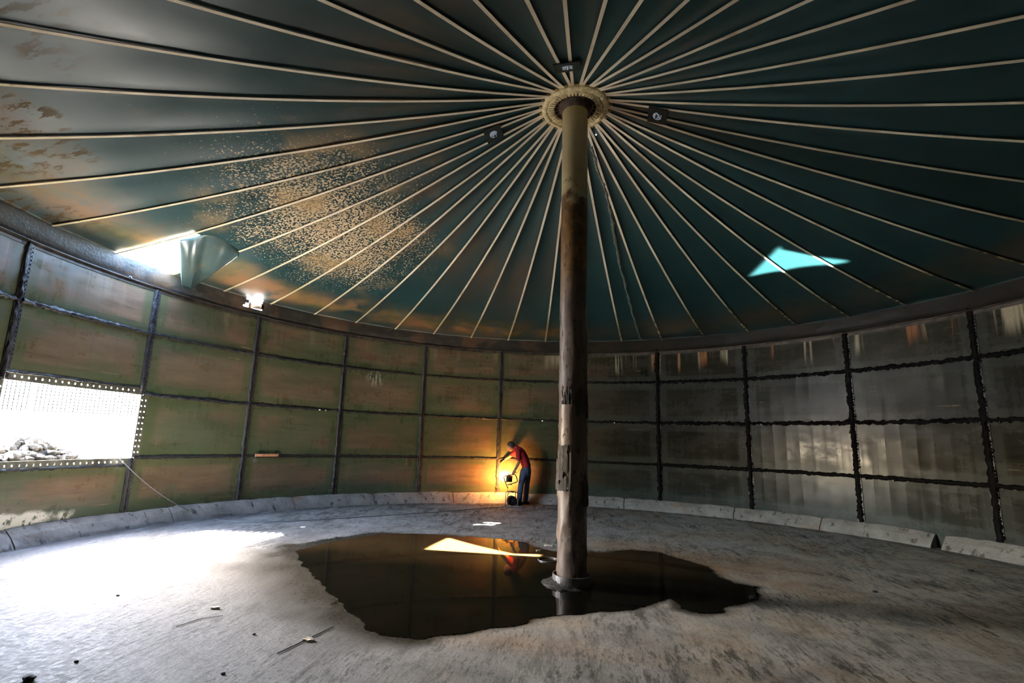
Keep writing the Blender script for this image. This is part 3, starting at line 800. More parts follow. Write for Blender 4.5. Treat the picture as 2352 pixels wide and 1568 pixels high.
bm = bmesh.new()                                             # hub plate with rim pins
add_lathe(bm, [(.02, HUB_Z-.005), (.40*S, HUB_Z-.005), (.43*S, HUB_Z+.03), (.43*S, HUB_Z+.06), (.02, HUB_Z+.06)], 44)
add_lathe(bm, [(CR, HUB_Z-.09), (CR+.025, HUB_Z-.06), (CR+.06, HUB_Z-.005), (CR, HUB_Z-.005)], 32, cap=False)
for k in range(22):
    a = 2*PI*k/22; add_box(bm, (.34*S*math.cos(a), .34*S*math.sin(a), HUB_Z-.018), .035, .018, .03, Matrix.Rotation(a, 3, 'Z'))
from_bm('hub_plate', bm, M_hub, colm)
bm = bmesh.new(); ns = 88; rings = []
for k in range(ns):                                          # thick ring the straps are looped around
    a = 2*PI*k/ns; jit = .012*mnoise.noise(Vector((math.cos(a)*6, math.sin(a)*6, 1)))
    rings.append([bm.verts.new(pol(a, r_*S+jit, HUB_Z+z_*S+jit*.6)) for r_, z_ in ((.42, -.005), (.43, -.05), (.475, -.066), (.495, -.030), (.515, -.070), (.545, -.072), (.585, -.05), (.60, .0), (.58, .04))])
for k in range(ns):
    A, B = rings[k], rings[(k+1) % ns]
    for j in range(9): bm.faces.new((A[j], A[(j+1) % 9], B[(j+1) % 9], B[j]))
bmesh.ops.recalc_face_normals(bm, faces=bm.faces)
from_bm('strap_ring', bm, M_loop, colm)
for k in range(44):
    a = RPH+(k+.5)*RSP; bm = bmesh.new()
    ra = Vector((math.sin(a), math.cos(a), 0)); ta = Vector((math.cos(a), -math.sin(a), 0))
    pts = [pol(a, r_*S, HUB_Z+z_*S) for r_, z_ in ((.470, -.068), (.425, -.072), (.385, -.060), (.365, -.035), (.375, -.012), (.43, -.006))]
    prev = None
    for p in pts:
        c = [bm.verts.new(p-ta*.0135), bm.verts.new(p+ta*.0135)]
        if prev: bm.faces.new((prev[0], prev[1], c[1], c[0]))
        prev = c
    o = from_bm('strap_loop', bm, M_loop, colm); md = o.modifiers.new('thick', 'SOLIDIFY'); md.thickness = .006
for k in range(0, 44, 2):
    a = RPH+(k+1.5)*RSP; bm = bmesh.new(); add_box(bm, pol(a, .615*S, HUB_Z-.016), .040, .044, .030, Matrix.Rotation(-a, 3, 'Z'), .004)
    from_bm('strap_end', bm, M_tab, colm)
# peeling crust plates
def crust(a0, a1, z0, z1, seed, thick=.02):
    n_, m_ = 22, 26; V = []; ok = {}
    for i in range(n_):
        for j in range(m_):
            u, v = i/(n_-1), j/(m_-1); a = a0+(a1-a0)*u; z = z0+(z1-z0)*v
            f = mnoise.noise(Vector((u*9+seed, v*1.6, 0))); g = mnoise.fractal(Vector((u*4+seed, v*5, 3)), 1, 2, 3)
            lift = thick*(1.0-.75*v)+.016*f+.006*g
            V.append(Vector(((CR+max(.003, lift))*math.cos(a), (CR+max(.003, lift))*math.sin(a), z+.02*f)))
            ok[(i, j)] = (g+.55-max(0, abs(u-.5)*2-.6)*1.2-.4*max(0, v-.6)) > 0
    Fc = [(i*m_+j, (i+1)*m_+j, (i+1)*m_+j+1, i*m_+j+1) for i in range(n_-1) for j in range(m_-1) if ok[(i, j)] and ok[(i+1, j)] and ok[(i+1, j+1)]]
    o = from_py('peeling_crust', V, Fc, M_crust, colm, smooth=False); md = o.modifiers.new('t', 'SOLIDIFY'); md.thickness = .010; md.offset = -1
AZ = lambda deg: math.radians(deg)      # column azimuth: camera side is -90, left -180
zc = lambda py: CAM.z + (CAM-Vector((0, 0, CAM.z))).length/math.hypot(ray(1313, py).x, ray(1313, py).y)*ray(1313, py).z
crust(AZ(-185), AZ(-95), zc(1125), zc(1022), 1.3, .030)
crust(AZ(-60), AZ(0), zc(1160), zc(1085), 4.1, .016)
crust(AZ(-140), AZ(-95), zc(930), zc(890), 7.7, .012)
crust(AZ(-30), AZ(10), zc(960), zc(895), 2.9, .012)
# sludge heap at the foot
bm = bmesh.new(); nr, na = 9, 48; rings = []
for i in range(nr):
    t = i/(nr-1); ring = []
    for k in range(na):
        a = 2*PI*k/na; q = Vector((math.cos(a)*1.5, math.sin(a)*1.5, t*2))
        wid = .06+.08*max(0, math.cos(a-PI))+.10*abs(mnoise.noise(q*2.3))
        r_ = CR+.05+wid*t; z = (.022+.05*max(0, math.cos(a-PI)))*(1-t)**1.4+.035*mnoise.noise(q*5)*(1-t)
        ring.append(bm.verts.new((r_*math.cos(a), r_*math.sin(a), max(z, .002) if t < 1 else -.004)))
    rings.append(ring)
for A, B in zip(rings[:-1], rings[1:]):
    for k in range(na): bm.faces.new((B[k], B[(k+1) % na], A[(k+1) % na], A[k]))
bmesh.ops.recalc_face_normals(bm, faces=bm.faces)
o = from_bm('sludge_heap', bm, M_sludge, smooth=True); props(o, 'wet black sludge heaped round the pillar collar', 'sludge')

# ------------------------------------------------------------------ sun glint: added area lamp in mid-air stands in for the pool's mirrored beam
tl, pk, tr = on_floor(962, 1262), on_floor(1002, 1237), on_floor(1152, 1273)
up = Vector((SUN_DIR.x, SUN_DIR.y, -SUN_DIR.z))
cg = (tl+pk+tr)/3; cg.z = .02; cg = cg+up*1.1
al = bpy.data.lights.new('sun_glint_lamp', 'AREA'); al.shape = 'RECTANGLE'; al.spread = math.radians(1.0)
ao = bpy.data.objects.new('sun_glint_lamp', al); COL.objects.link(ao)
zx = -up; ax = (Vector((1, 0, 0))-zx*zx.x).normalized(); ay = zx.cross(ax)
Mg = Matrix((ax, ay, zx)).transposed().to_4x4(); Mg.translation = cg; ao.matrix_world = Mg
# outline of the glint measured in the lamp's own plane
def inplane(p):
    d_ = p-cg; t_ = -(d_.dot(up))/up.dot(up); q = d_+up*t_
    return q.dot(ax), q.dot(ay)
GP = [inplane(p) for p in (tl, pk, tr)]
ext = 2*max(max(abs(a), abs(b)) for a, b in GP)+.1
al.size = ext; al.size_y = ext; al.energy = 15.0; al.color = (1, .97, .9)
al.use_nodes = True; lt = al.node_tree; em = lt.nodes['Emission']
geo = lt.nodes.new('ShaderNodeNewGeometry'); sx = lt.nodes.new('ShaderNodeSeparateXYZ')
tc = lt.nodes.new('ShaderNodeVectorTransform'); tc.vector_type = 'POINT'; tc.convert_from = 'WORLD'; tc.convert_to = 'OBJECT'
lt.links.new(geo.outputs['Position'], tc.inputs[0]); lt.links.new(geo.outputs['Parametric'], sx.inputs[0])
GLINT = (lt, em, sx, GP, ext)
def lm(op, a, b=None):
    q = lt.nodes.new('ShaderNodeMath'); q.operation = op
    for i, v in enumerate((a, b)):
        if v is None: continue
        if isinstance(v, (int, float)): q.inputs[i].default_value = v
        else: lt.links.new(v, q.inputs[i])
    return q.outputs[0]
lx = lm('MULTIPLY', lm('SUBTRACT', sx.outputs[0], .5), ext); ly = lm('MULTIPLY', lm('SUBTRACT', sx.outputs[1], .5), ext)
area = (GP[1][0]-GP[0][0])*(GP[2][1]-GP[0][1])-(GP[1][1]-GP[0][1])*(GP[2][0]-GP[0][0])
def tri_mask(T3):
    ar = (T3[1][0]-T3[0][0])*(T3[2][1]-T3[0][1])-(T3[1][1]-T3[0][1])*(T3[2][0]-T3[0][0]); sg = 1 if ar > 0 else -1; mk = None
    for i in range(3):
        (x0, y0), (x1, y1) = T3[i], T3[(i+1) % 3]; L = math.hypot(x1-x0, y1-y0)
        dd = lm('ADD', lm('MULTIPLY', lm('SUBTRACT', ly, y0), sg*(x1-x0)/L), lm('MULTIPLY', lm('SUBTRACT', lx, x0), -sg*(y1-y0)/L))
        q = lm('MINIMUM', lm('MAXIMUM', lm('MULTIPLY', lm('ADD', dd, .055), 22.0), 0.0), 1.0)
        mk = q if mk is None else lm('MULTIPLY', mk, q)
    return mk
gA, gB, gC = GP; lerp2 = lambda p, q, t: (p[0]+(q[0]-p[0])*t, p[1]+(q[1]-p[1])*t)
inn = lerp2(lerp2(gB, gC, .40), gA, .07)
msk = lm('MAXIMUM', tri_mask((gA, gB, inn)), tri_mask((gA, inn, gC)))
lt.links.new(msk, em.inputs['Strength'])
# sky portals at the doorway and the torn roof
def portal(c, nrm, w_, h_):
    l = bpy.data.lights.new('sky_portal', 'AREA'); l.shape = 'RECTANGLE'; l.size = w_; l.size_y = h_; l.cycles.is_portal = True
    o = bpy.data.objects.new('sky_portal', l); COL.objects.link(o); o.location = c
    o.rotation_euler = (-Vector(nrm)).to_track_quat('Z', 'Y').to_euler()
ac = (hA+hB)/2
portal(pol(ac, R+.03, (hz0+hz1)/2), (-math.sin(ac), -math.cos(ac), 0), 2.3, 1.3)
at_ = (a1s+a2s)/2
portal(pol(at_, (rTear+RIM_R)/2, roof_z((rTear+RIM_R)/2)+.08), (-.25*math.sin(at_), -.25*math.cos(at_), -1), 1.6, 1.6)

# ------------------------------------------------------------------ man with a work lamp
FEET = on_floor(1197, 1159)
HF = Vector((FEET.x-CAM.x, FEET.y-CAM.y, 0)); DM = HF.length; HF.normalize(); HR = Vector((HF.y, -HF.x, 0))
def J(px, py, dd=0.0):
    d = ray(px, py); t = (DM+dd)/d.dot(HF); return CAM+d*t
def tube(bm, ch, n=14):
    """ch: list of (point, r_depth, r_other); closed round-ended tube"""
    pts = [Vector(c[0]) for c in ch]; rings = []
    N = len(pts)
    for i, (p, ra_, rb_) in enumerate(ch):
        t = (pts[min(i+1, N-1)]-pts[max(i-1, 0)]).normalized()
        s1 = HF - t*HF.dot(t)
        if s1.length < .2: s1 = HR - t*HR.dot(t)
        s1.normalize(); s2 = t.cross(s1)
        rings.append((Vector(p), t, s1, s2, ra_, rb_))
    ext = []
    p, t, s1, s2, a, b = rings[0]; m_ = min(a, b)
    ext += [(p-t*m_*.95, t, s1, s2, a*.25, b*.25), (p-t*m_*.6, t, s1, s2, a*.78, b*.78)]
    ext += rings
    p, t, s1, s2, a, b = rings[-1]; m_ = min(a, b)
    ext += [(p+t*m_*.6, t, s1, s2, a*.78, b*.78), (p+t*m_*.95, t, s1, s2, a*.25, b*.25)]
    R_ = [[bm.verts.new(p+s1*a*math.cos(2*PI*k/n)+s2*b*math.sin(2*PI*k/n)) for k in range(n)] for p, t, s1, s2, a, b in ext]
    for A, B in zip(R_[:-1], R_[1:]):
        for k in range(n): bm.faces.new((A[k], A[(k+1) % n], B[(k+1) % n], B[k]))
    bm.faces.new(R_[0][::-1]); bm.faces.new(R_[-1])
def ball(bm, c, rx, ry, rz, rot=None):
    M_ = Matrix.Translation(Vector(c)) @ (rot.to_4x4() if rot else Matrix.Identity(4)) @ Matrix.Diagonal((rx, ry, rz, 1))
    bmesh.ops.create_uvsphere(bm, u_segments=16, v_segments=10, radius=1, matrix=M_)
def remeshed(name, bm, mat, parent, vox=.012, it=3):
    bmesh.ops.recalc_face_normals(bm, faces=bm.faces)
    me = bpy.data.meshes.new('tmp'); bm.to_mesh(me); bm.free(); o = bpy.data.objects.new('tmp', me); link(o)
    md = o.modifiers.new('r', 'REMESH'); md.mode = 'VOXEL'; md.voxel_size = vox
    sm = o.modifiers.new('s', 'SMOOTH'); sm.factor = .5; sm.iterations = it
    dg = bpy.context.evaluated_depsgraph_get(); dg.update()
    m2 = bpy.data.meshes.new_from_object(o.evaluated_get(dg)); m2.name = name
    bpy.data.objects.remove(o); m2.materials.clear(); m2.materials.append(mat)
    m2.polygons.foreach_set('use_smooth', [True]*len(m2.polygons))
    r = bpy.data.objects.new(name, m2); link(r); r.parent = parent; r.matrix_parent_inverse = Matrix.Translation(-Vector(parent.location)); return r
M_skin = simple('skin', (0.42, 0.23, 0.15), 0.5)
M_shirt = simple('red_polo_cotton', (0.36, 0.012, 0.028), 0.8, nscale=25, namp=.15)
M_jean = simple('blue_denim', (0.055, 0.085, 0.165), 0.85, nscale=40, namp=.25)
M_boot = simple('black_boot_leather', (0.014, 0.013, 0.013), 0.5)
M_hair = simple('grey_brown_hair', (0.075, 0.062, 0.052), 0.7, nscale=60, namp=.4)
man = empty('person', FEET); props(man, 'man in red polo and blue jeans bending to the plate wall with a work lamp', 'person')
pel, wst = J(1208, 1079), J(1208, 1067); ch1, ch2 = J(1203, 1053), J(1196, 1040); nk0, nk1 = J(1188, 1030), J(1181, 1026)
shL, shR = J(1190, 1036, -.16), J(1189, 1035, .17)
elL, wrL, haL = J(1191.5, 1062, -.20), J(1183, 1078.5, -.22), J(1179.5, 1086, -.22)
touch = on_wall(1156, 1057, R-.045)
elR = J(1171, 1048, .33); wrR = touch.lerp(elR, .30)
hiL, knL, anL = J(1203.5, 1082, -.085), J(1197, 1110, -.10), J(1192.5, 1149, -.09)
hiR, knR, anR = J(1212, 1082, .085), J(1210, 1112, .09), J(1206.5, 1151, .09)
hd = J(1173.5, 1025.5)
hax = Vector((0, 0, 1))*math.cos(.55)-HR*math.sin(-.10); hax = (Vector((0, 0, 1))*.80+HR*.0-HF*0).normalized()
face = (-HR*.86+HF*.22-Vector((0, 0, 1))*.48).normalized(); upv = (Vector((0, 0, 1))-face*face.z).normalized(); sdv = face.cross(upv)
HM = Matrix((face, sdv, upv)).transposed()
b = bmesh.new()
ball(b, hd, .098, .076, .112, HM); ball(b, hd+face*.045-upv*.060, .055, .055, .055, HM)
tube(b, [(nk0, .06, .06), (nk1, .055, .055), (hd-face*.02-upv*.05, .054, .054)])
tube(b, [(hd+face*.095+upv*.012, .010, .010), (hd+face*.112-upv*.022, .016, .014)], 8)            # nose
tube(b, [(hd+face*.088+upv*.030+sdv*.045, .010, .010), (hd+face*.096+upv*.030, .012, .010), (hd+face*.088+upv*.030-sdv*.045, .010, .010)], 8)   # brow
tube(b, [(hd+face*.090-upv*.062-sdv*.02, .008, .008), (hd+face*.096-upv*.062, .010, .009), (hd+face*.090-upv*.062+sdv*.02, .008, .008)], 8)     # lips
for sg in (-1, 1): ball(b, hd-face*.008+sdv*sg*.078-upv*.012, .022, .010, .034, HM)
tube(b, [(pel, .15, .10), (wst, .14, .105), (ch1, .16, .115), (ch2, .165, .105), (nk0, .070, .060)])
for sh, el, wr in ((shL, elL, wrL), (shR, elR, wrR)):
    tube(b, [(sh, .055, .055), (sh.lerp(el, .5), .046, .046), (el, .038, .038), (el.lerp(wr, .35), .041, .041), (wr, .027, .027)])
for hp, kn, an in ((hiL, knL, anL), (hiR, knR, anR)):
    tube(b, [(hp, .085, .085), (hp.lerp(kn, .5), .074, .074), (kn, .056, .056), (kn.lerp(an, .35), .057, .057), (an, .038, .038)])
def hand(b, wr, dirv, nrm, spread, curl, thumb=1):
    """palm from the wrist along dirv; nrm is the back of the hand, fingers curl away from it"""
    dirv = dirv.normalized(); nrm = (nrm-dirv*nrm.dot(dirv)).normalized(); sv = dirv.cross(nrm)
    pm = wr+dirv*.055
    ball(b, pm, .052, .016, .040, Matrix((dirv, nrm, sv)).transposed())
    for i, (o_, L_) in enumerate(((-.030, .070), (-.010, .080), (.010, .076), (.030, .060))):
        p = wr+dirv*.092+sv*o_; d1 = (dirv+sv*o_*spread*8).normalized(); ch = [(p-d1*.02, .0085, .0085), (p, .0085, .0085)]
        for sgm, w_ in ((.42, .5), (.33, 1.0), (.25, 1.35)):
            dd_ = (d1*math.cos(curl*w_)-nrm*math.sin(curl*w_)); p = p+dd_*L_*sgm; ch.append((p, .0078, .0078))
        tube(b, ch, 8)
    p = wr+dirv*.03-sv*.030*thumb; d1 = (dirv*.7-sv*.75*thumb-nrm*.15).normalized()
    tube(b, [(wr+dirv*.02-sv*.015*thumb, .012, .012), (p+d1*.02, .011, .011), (p+d1*.05, .009, .009), (p+d1*.05+(d1*.6-nrm*.6).normalized()*.026, .008, .008)], 8)
hand(b, wrL, haL-wrL, -HF, .2, 1.15)
hand(b, wrR, touch-wrR+Vector((0, 0, -.01)), Vector((0, 0, 1)), .4, .25, -1)
remeshed('body', b, M_skin, man, .0065, 2)
b = bmesh.new()                                               # polo shirt with short sleeves
tube(b, [(J(1208.5, 1071), .165, .118), (wst, .160, .120), (ch1, .178, .130), (ch2, .190, .128), (J(1191, 1032.5), .135, .10), (nk0+(nk1-nk0)*.3, .072, .072)], 18)
for sh, el in ((shL, elL), (shR, elR)): tube(b, [(sh.lerp(ch2, .35), .085, .085), (sh, .078, .078), (sh.lerp(el, .40), .070, .070), (sh.lerp(el, .66), .066, .066)])
remeshed('polo_shirt', b, M_shirt, man, .011, 4)
b = bmesh.new(); tube(b, [(nk0+(nk1-nk0)*.1, .078, .078), (nk0+(nk1-nk0)*.75, .070, .070)], 16); remeshed('collar', b, M_shirt, man, .010, 1)
b = bmesh.new()
tube(b, [(J(1208.5, 1085), .160, .118), (J(1209, 1078), .165, .125), (J(1208.5, 1070), .152, .115)], 18)
for hp, kn, an in ((hiL, knL, anL), (hiR, knR, anR)):
    tube(b, [(hp.lerp(pel, .15), .098, .105), (hp.lerp(kn, .5), .088, .092), (kn, .073, .075), (kn.lerp(an, .5), .072, .074), (kn.lerp(an, .93), .072, .075)])
remeshed('jeans', b, M_jean, man, .011, 3)
b = bmesh.new(); tube(b, [(J(1208.7, 1069.5), .156, .119), (J(1208.7, 1067.2), .155, .119)], 20); remeshed('belt', b, M_boot, man, .008, 1)
for an, kn in ((anL, knL), (anR, knR)):
    b = bmesh.new(); fz = floor_z(math.hypot(an.x, an.y)); g = Vector((an.x, an.y, fz)); td = (-HR*.9+HF*.25).normalized()
    tube(b, [(g+Vector((0, 0, .20)), .068, .068), (g+Vector((0, 0, .10)), .058, .060), (g+Vector((0, 0, .05)), .05, .055)])
    tube(b, [(g-td*.07+Vector((0, 0, .045)), .044, .044), (g+td*.06+Vector((0, 0, .047)), .050, .046), (g+td*.17+Vector((0, 0, .036)), .046, .034)])
    remeshed('boot', b, M_boot, man, .009, 2)
b = bmesh.new()
ball(b, hd-face*.018+upv*.022, .096, .083, .104, HM)
bmesh.ops.bisect_plane(b, geom=b.verts[:]+b.edges[:]+b.faces[:], plane_co=hd+face*.030+upv*.028, plane_no=(face*.86-upv*.5), clear_outer=True)
bmesh.ops.bisect_plane(b, geom=b.verts[:]+b.edges[:]+b.faces[:], plane_co=hd-upv*.045, plane_no=-upv, clear_outer=True)
o = from_bm('hair', b, M_hair, man, smooth=True); md = o.modifiers.new('t', 'SOLIDIFY'); md.thickness = .012
M_eye = simple('eye', (0.03, 0.025, 0.02), 0.2)
for sg in (-1, 1):
    b = bmesh.new(); ball(b, hd+face*.086+sdv*sg*.030+upv*.004, .009, .011, .007, HM); from_bm('eye', b, M_eye, man, smooth=True)
b = bmesh.new(); wd = (haL-elL).normalized(); ww = elL.lerp(wrL, .90)
tube(b, [(ww-wd*.010, .034, .034), (ww+wd*.010, .034, .034)], 14); from_bm('wrist_watch', b, M_hoop, man, smooth=True)

# work lamp: tubular frame held in the near hand, floodlight turned to the wall
lampc = J(1173, 1101.5, -.20)
wl_ = empty('work_lamp', lampc); props(wl_, 'glowing floodlight in a tubular frame held low by the man', 'lamp')
q4 = [J(*p) for p in ((1156.5, 1093.5, -.16), (1184, 1088.5, -.235), (1189.5, 1106, -.235), (1163, 1114.5, -.16))]
b = bmesh.new(); pth = []
for i in range(4):
    p, q, r_ = q4[i-1], q4[i], q4[(i+1) % 4]; pth += [q+(p-q).normalized()*.05, q+(p-q).normalized()*.012+(r_-q).normalized()*.012, q+(r_-q).normalized()*.05]
add_tube(b, pth, .015, 8, closed=True)
from_bm('tube_frame', b, M_tubew, wl_, smooth=True)
b = bmesh.new(); ft = J(1166, 1119.5, -.17); add_tube(b, [q4[3], ft], .013, 8); add_tube(b, [q4[3]+HF*.16, ft+HF*.16], .013, 8); add_tube(b, [ft-HF*.02, ft+HF*.18], .013, 8)
from_bm('stand_foot', b, M_tubew, wl_, smooth=True)
tgt = on_wall(1150, 1083, R); fw = (tgt-lampc); fw.z *= .6; fw.normalize(); lr = fw.cross(Vector((0, 0, 1))).normalized(); lu = lr.cross(fw)
LM = Matrix((lr, fw, lu)).transposed()
b = bmesh.new(); c0 = lampc+fw*.05
A = [b.verts.new(c0+lr*x_*.055+lu*z_*.06-fw*.03) for x_, z_ in ((-1, -1), (1, -1), (1, 1), (-1, 1))]
B = [b.verts.new(c0+lr*x_*.085+lu*z_*.085+fw*.05) for x_, z_ in ((-1, -1), (1, -1), (1, 1), (-1, 1))]
b.faces.new(A)
for k in range(4): b.faces.new((A[k], A[(k+1) % 4], B[(k+1) % 4], B[k]))
bmesh.ops.recalc_face_normals(b, faces=b.faces)
for k in range(5): add_box(b, c0-fw*.035+lu*(-.05+.025*k), .10, .03, .006, LM)
housing = from_bm('flood_housing', b, M_black, wl_)
b = bmesh.new(); add_box(b, c0+fw*.046, .155, .006, .155, LM); from_bm('lens', b, M_lens, housing)
mT, mB = q4[0].lerp(q4[1], .45), q4[3].lerp(q4[2], .42)
for sg, en in ((1, mT), (-1, mB)):
    b = bmesh.new(); add_tube(b, [c0+lu*sg*.08, en], .007, 6); add_tube(b, [en-(c0-en).normalized()*.0, en-(c0-en).normalized()*.04], .012, 8); from_bm('pivot_knob', b, M_black, housing)
la = bpy.data.lights.new('flood_light', 'AREA'); la.shape = 'RECTANGLE'; la.size = .15; la.size_y = .15; la.energy = 8.5; la.color = (1, .37, .075); la.spread = math.radians(165)
lo = bpy.data.objects.new('flood_light', la); COL.objects.link(lo); lo.location = c0+fw*.056; lo.rotation_euler = (-fw).to_track_quat('Z', 'Y').to_euler()
# flex from lamp to reel
rc = on_floor(1175, 1162); rcz = floor_z(math.hypot(rc.x, rc.y))
b = bmesh.new(); fb = J(1167.5, 1157, -.18); fb.z = floor_z(math.hypot(fb.x, fb.y))+.008
add_tube(b, smoothpath([ft, J(1166.5, 1135, -.17), J(1167, 1150, -.18), fb, rc+Vector((-.16, -.06, .008)), rc+Vector((-.20, .08, .008)), rc+Vector((-.10, .22, .010))], 6), .006, 6)
from_bm('flex', b, M_tubes, wl_, smooth=True)

# cable reel
reel = empty('cable_reel', rc); props(reel, 'black cable reel with bent tube frame on the floor by the boots', 'cable reel')
ax_r = (HR*.35+HF*-.94).normalized(); sd_r = Vector((0, 0, 1)).cross(ax_r).normalized()
RM = Matrix((sd_r, Vector((0, 0, 1)), ax_r)).transposed(); cz = Vector((rc.x, rc.y, rcz+.135))
b = bmesh.new(); M4 = Matrix.Translation(cz) @ RM.to_4x4()
for z_ in (-.055, .055): bmesh.ops.create_cone(b, cap_ends=True, segments=28, radius1=.120, radius2=.120, depth=.010, matrix=M4 @ Matrix.Translation((0, 0, z_)))
bmesh.ops.create_cone(b, cap_ends=True, segments=20, radius1=.055, radius2=.055, depth=.11, matrix=M4)
from_bm('drum', b, M_black, reel)
b = bmesh.new(); pts = []
for k in range(150):
    a = k/150*2*PI*6; r_ = .075+.004*math.sin(a*.37)+.012*(k/150); pts.append(M4 @ Vector((r_*math.cos(a), r_*math.sin(a), -.045+.09*k/150)))
add_tube(b, pts, .008, 6); from_bm('wound_cable', b, M_cable_w, reel, smooth=True)
b = bmesh.new()
for off in (-.085, .085):
    o_ = ax_r*off
    add_tube(b, smoothpath([cz+o_-sd_r*.13+Vector((0, 0, -.123)), cz+o_-sd_r*.135+Vector((0, 0, .05)), cz+o_-sd_r*.115+Vector((0, 0, .20)), cz+o_+sd_r*.10+Vector((0, 0, .21)), cz+o_+sd_r*.135+Vector((0, 0, .05)), cz+o_+sd_r*.13+Vector((0, 0, -.123))], 6), .010, 8)
add_tube(b, [cz-ax_r*.085+Vector((0, 0, .205)), cz+ax_r*.085+Vector((0, 0, .205))], .012, 8)
add_tube(b, [cz-ax_r*.09, cz+ax_r*.09], .012, 8)
for s_ in (-1, 1): add_tube(b, [cz-ax_r*.085+sd_r*.13*s_+Vector((0, 0, -.125)), cz+ax_r*.085+sd_r*.13*s_+Vector((0, 0, -.125))], .010, 8)
from_bm('tube_frame', b, M_tubes, reel, smooth=True)
b = bmesh.new(); pts = []
for k in range(90):
    a = k/90*2*PI*2.4; r_ = .17+.05*math.sin(a*.7)
    pts.append(rc+Vector((0, 0, .010+.006*(k/90)*2))+HR*(r_*math.cos(a)*1.25+.05)+HF*(r_*math.sin(a)*.45-.24))
add_tube(b, pts, .0065, 6)
o = from_bm('cable_loops', b, M_cable_w, smooth=True); props(o, 'loose grey cable loops on the floor in front of the reel', 'cable')

# supply cable: over the doorway sill, down to the floor, along to the reel
st0 = on_wall(268, 1044, R+.05); st1 = on_wall(272, 1050, R-.09); P = [st0+Vector((-.3, -.2, .05)), st0, st1]
fl0 = on_floor(478, 1187)
for t in (.25, .5, .75): q = st1.lerp(fl0, t); q.z -= .14*4*t*(1-t); P.append(q)
for px, py in ((478, 1187), (520, 1197), (620, 1199), (760, 1192), (900, 1183), (1020, 1175), (1110, 1168), (1160, 1164)):
    q = on_floor(px, py); q.z += .009; P.append(q)
b = bmesh.new(); add_tube(b, smoothpath(P, 8), .0075, 6)
o = from_bm('supply_cable', b, M_cable_w, smooth=True); props(o, 'long thin cable hanging from the doorway sill and trailing across the floor', 'cable')

# ------------------------------------------------------------------ small things on the wall
ps = on_wall(596, 703, R-.18); aP = ang(ps); inn_ = Vector((-math.sin(aP), -math.cos(aP), 0))
pd = (inn_*.8+Vector((math.cos(aP), -math.sin(aP), 0))*.45+Vector((0, 0, -.12))).normalized()
pstub = empty('pipe_stub', ps); props(pstub, 'short open rusty pipe stub below the bright gap in the rim', 'pipe')
b = bmesh.new(); e0 = ps-pd*.22; sx_ = pd.orthogonal().normalized(); sy2 = pd.cross(sx_)
V = []
for r_, l_ in ((.065, 0), (.065, .30), (.052, .30), (.052, .05)):
    for k in range(20): V.append(e0+pd*l_+r_*(sx_*math.cos(2*PI*k/20)+sy2*math.sin(2*PI*k/20)))
Fc = [(i*20+k, i*20+(k+1) % 20, (i+1)*20+(k+1) % 20, (i+1)*20+k) for i in range(3) for k in range(20)]+[tuple(range(60, 80))]
b.free(); from_py('barrel', V, Fc, M_pipe, pstub, smooth=False)
b = bmesh.new(); bmesh.ops.create_cone(b, cap_ends=True, segments=20, radius1=.10, radius2=.10, depth=.02, matrix=Matrix.Translation(e0+pd*.03) @ pd.to_track_quat('Z', 'Y').to_matrix().to_4x4()); from_bm('flange', b, M_pipe, pstub)
M_shelf = simple('raw_orange_steel', (0.55, 0.24, 0.13), 0.55, nscale=9, namp=.35)
sc0 = on_wall(612, 1045, R-.09); aS = ang(sc0); tS = Vector((math.cos(aS), -math.sin(aS), 0)); nS = Vector((-math.sin(aS), -math.cos(aS), 0)); RS = Matrix((tS, nS, Vector((0, 0, 1)))).transposed()
sh = empty('bracket_shelf', sc0); props(sh, 'small orange steel bar on two black brackets bolted to the plate wall', 'bracket')
b = bmesh.new(); add_box(b, sc0+nS*.02, .50, .035, .055, RS, .004); from_bm('bar', b, M_shelf, sh)
for x_ in (-.17, .19):
    b = bmesh.new(); add_tube(b, [sc0+tS*x_+Vector((0, 0, .02)), sc0+tS*(x_+.07)-nS*.085+Vector((0, 0, .09))], .011, 6); add_box(b, sc0+tS*x_-nS*.04, .03, .09, .02, RS); from_bm('arm', b, M_black, sh)
b = bmesh.new(); rcx = sc0-tS*.20+Vector((0, 0, -.11))-nS*.06; add_tube(b, [rcx+.028*(tS*math.cos(k*PI/7)+Vector((0, 0, 1))*math.sin(k*PI/7)) for k in range(14)], .007, 6, closed=True); add_tube(b, [rcx+Vector((0, 0, .028)), rcx+Vector((0, 0, .09))], .006, 6); from_bm('ring', b, M_hoop, sh)
lb = on_wall(942, 1053, R-.05); aS = ang(lb); tS = Vector((math.cos(aS), -math.sin(aS), 0)); nS = Vector((-math.sin(aS), -math.cos(aS), 0)); RS = Matrix((tS, nS, Vector((0, 0, 1)))).transposed()
lk = empty('angle_bracket', lb); props(lk, 'thin bent steel bracket under the lowest seam left of the lit man', 'bracket')
b = bmesh.new(); add_box(b, lb+tS*.05, .30, .05, .014, RS, .002); from_bm('flat_bar', b, M_pipe, lk)
b = bmesh.new(); add_box(b, lb-tS*.10-Vector((0, 0, .09))+nS*.01, .014, .02, .17, RS, .002); from_bm('drop_bar', b, M_hoop, lk)
lg = on_wall(296, 637, R-.03); b = bmesh.new(); nL = Vector((-math.sin(ang(lg)), -math.cos(ang(lg)), 0))
add_tube(b, [lg-nL*.035, lg+nL*.03], .030, 8); add_tube(b, [lg+nL*.02, lg+nL*.055], .015, 8)
o = from_bm('wall_bolt', b, M_bolt); props(o, 'single large bolt under the rim above the bright doorway', 'bolt')

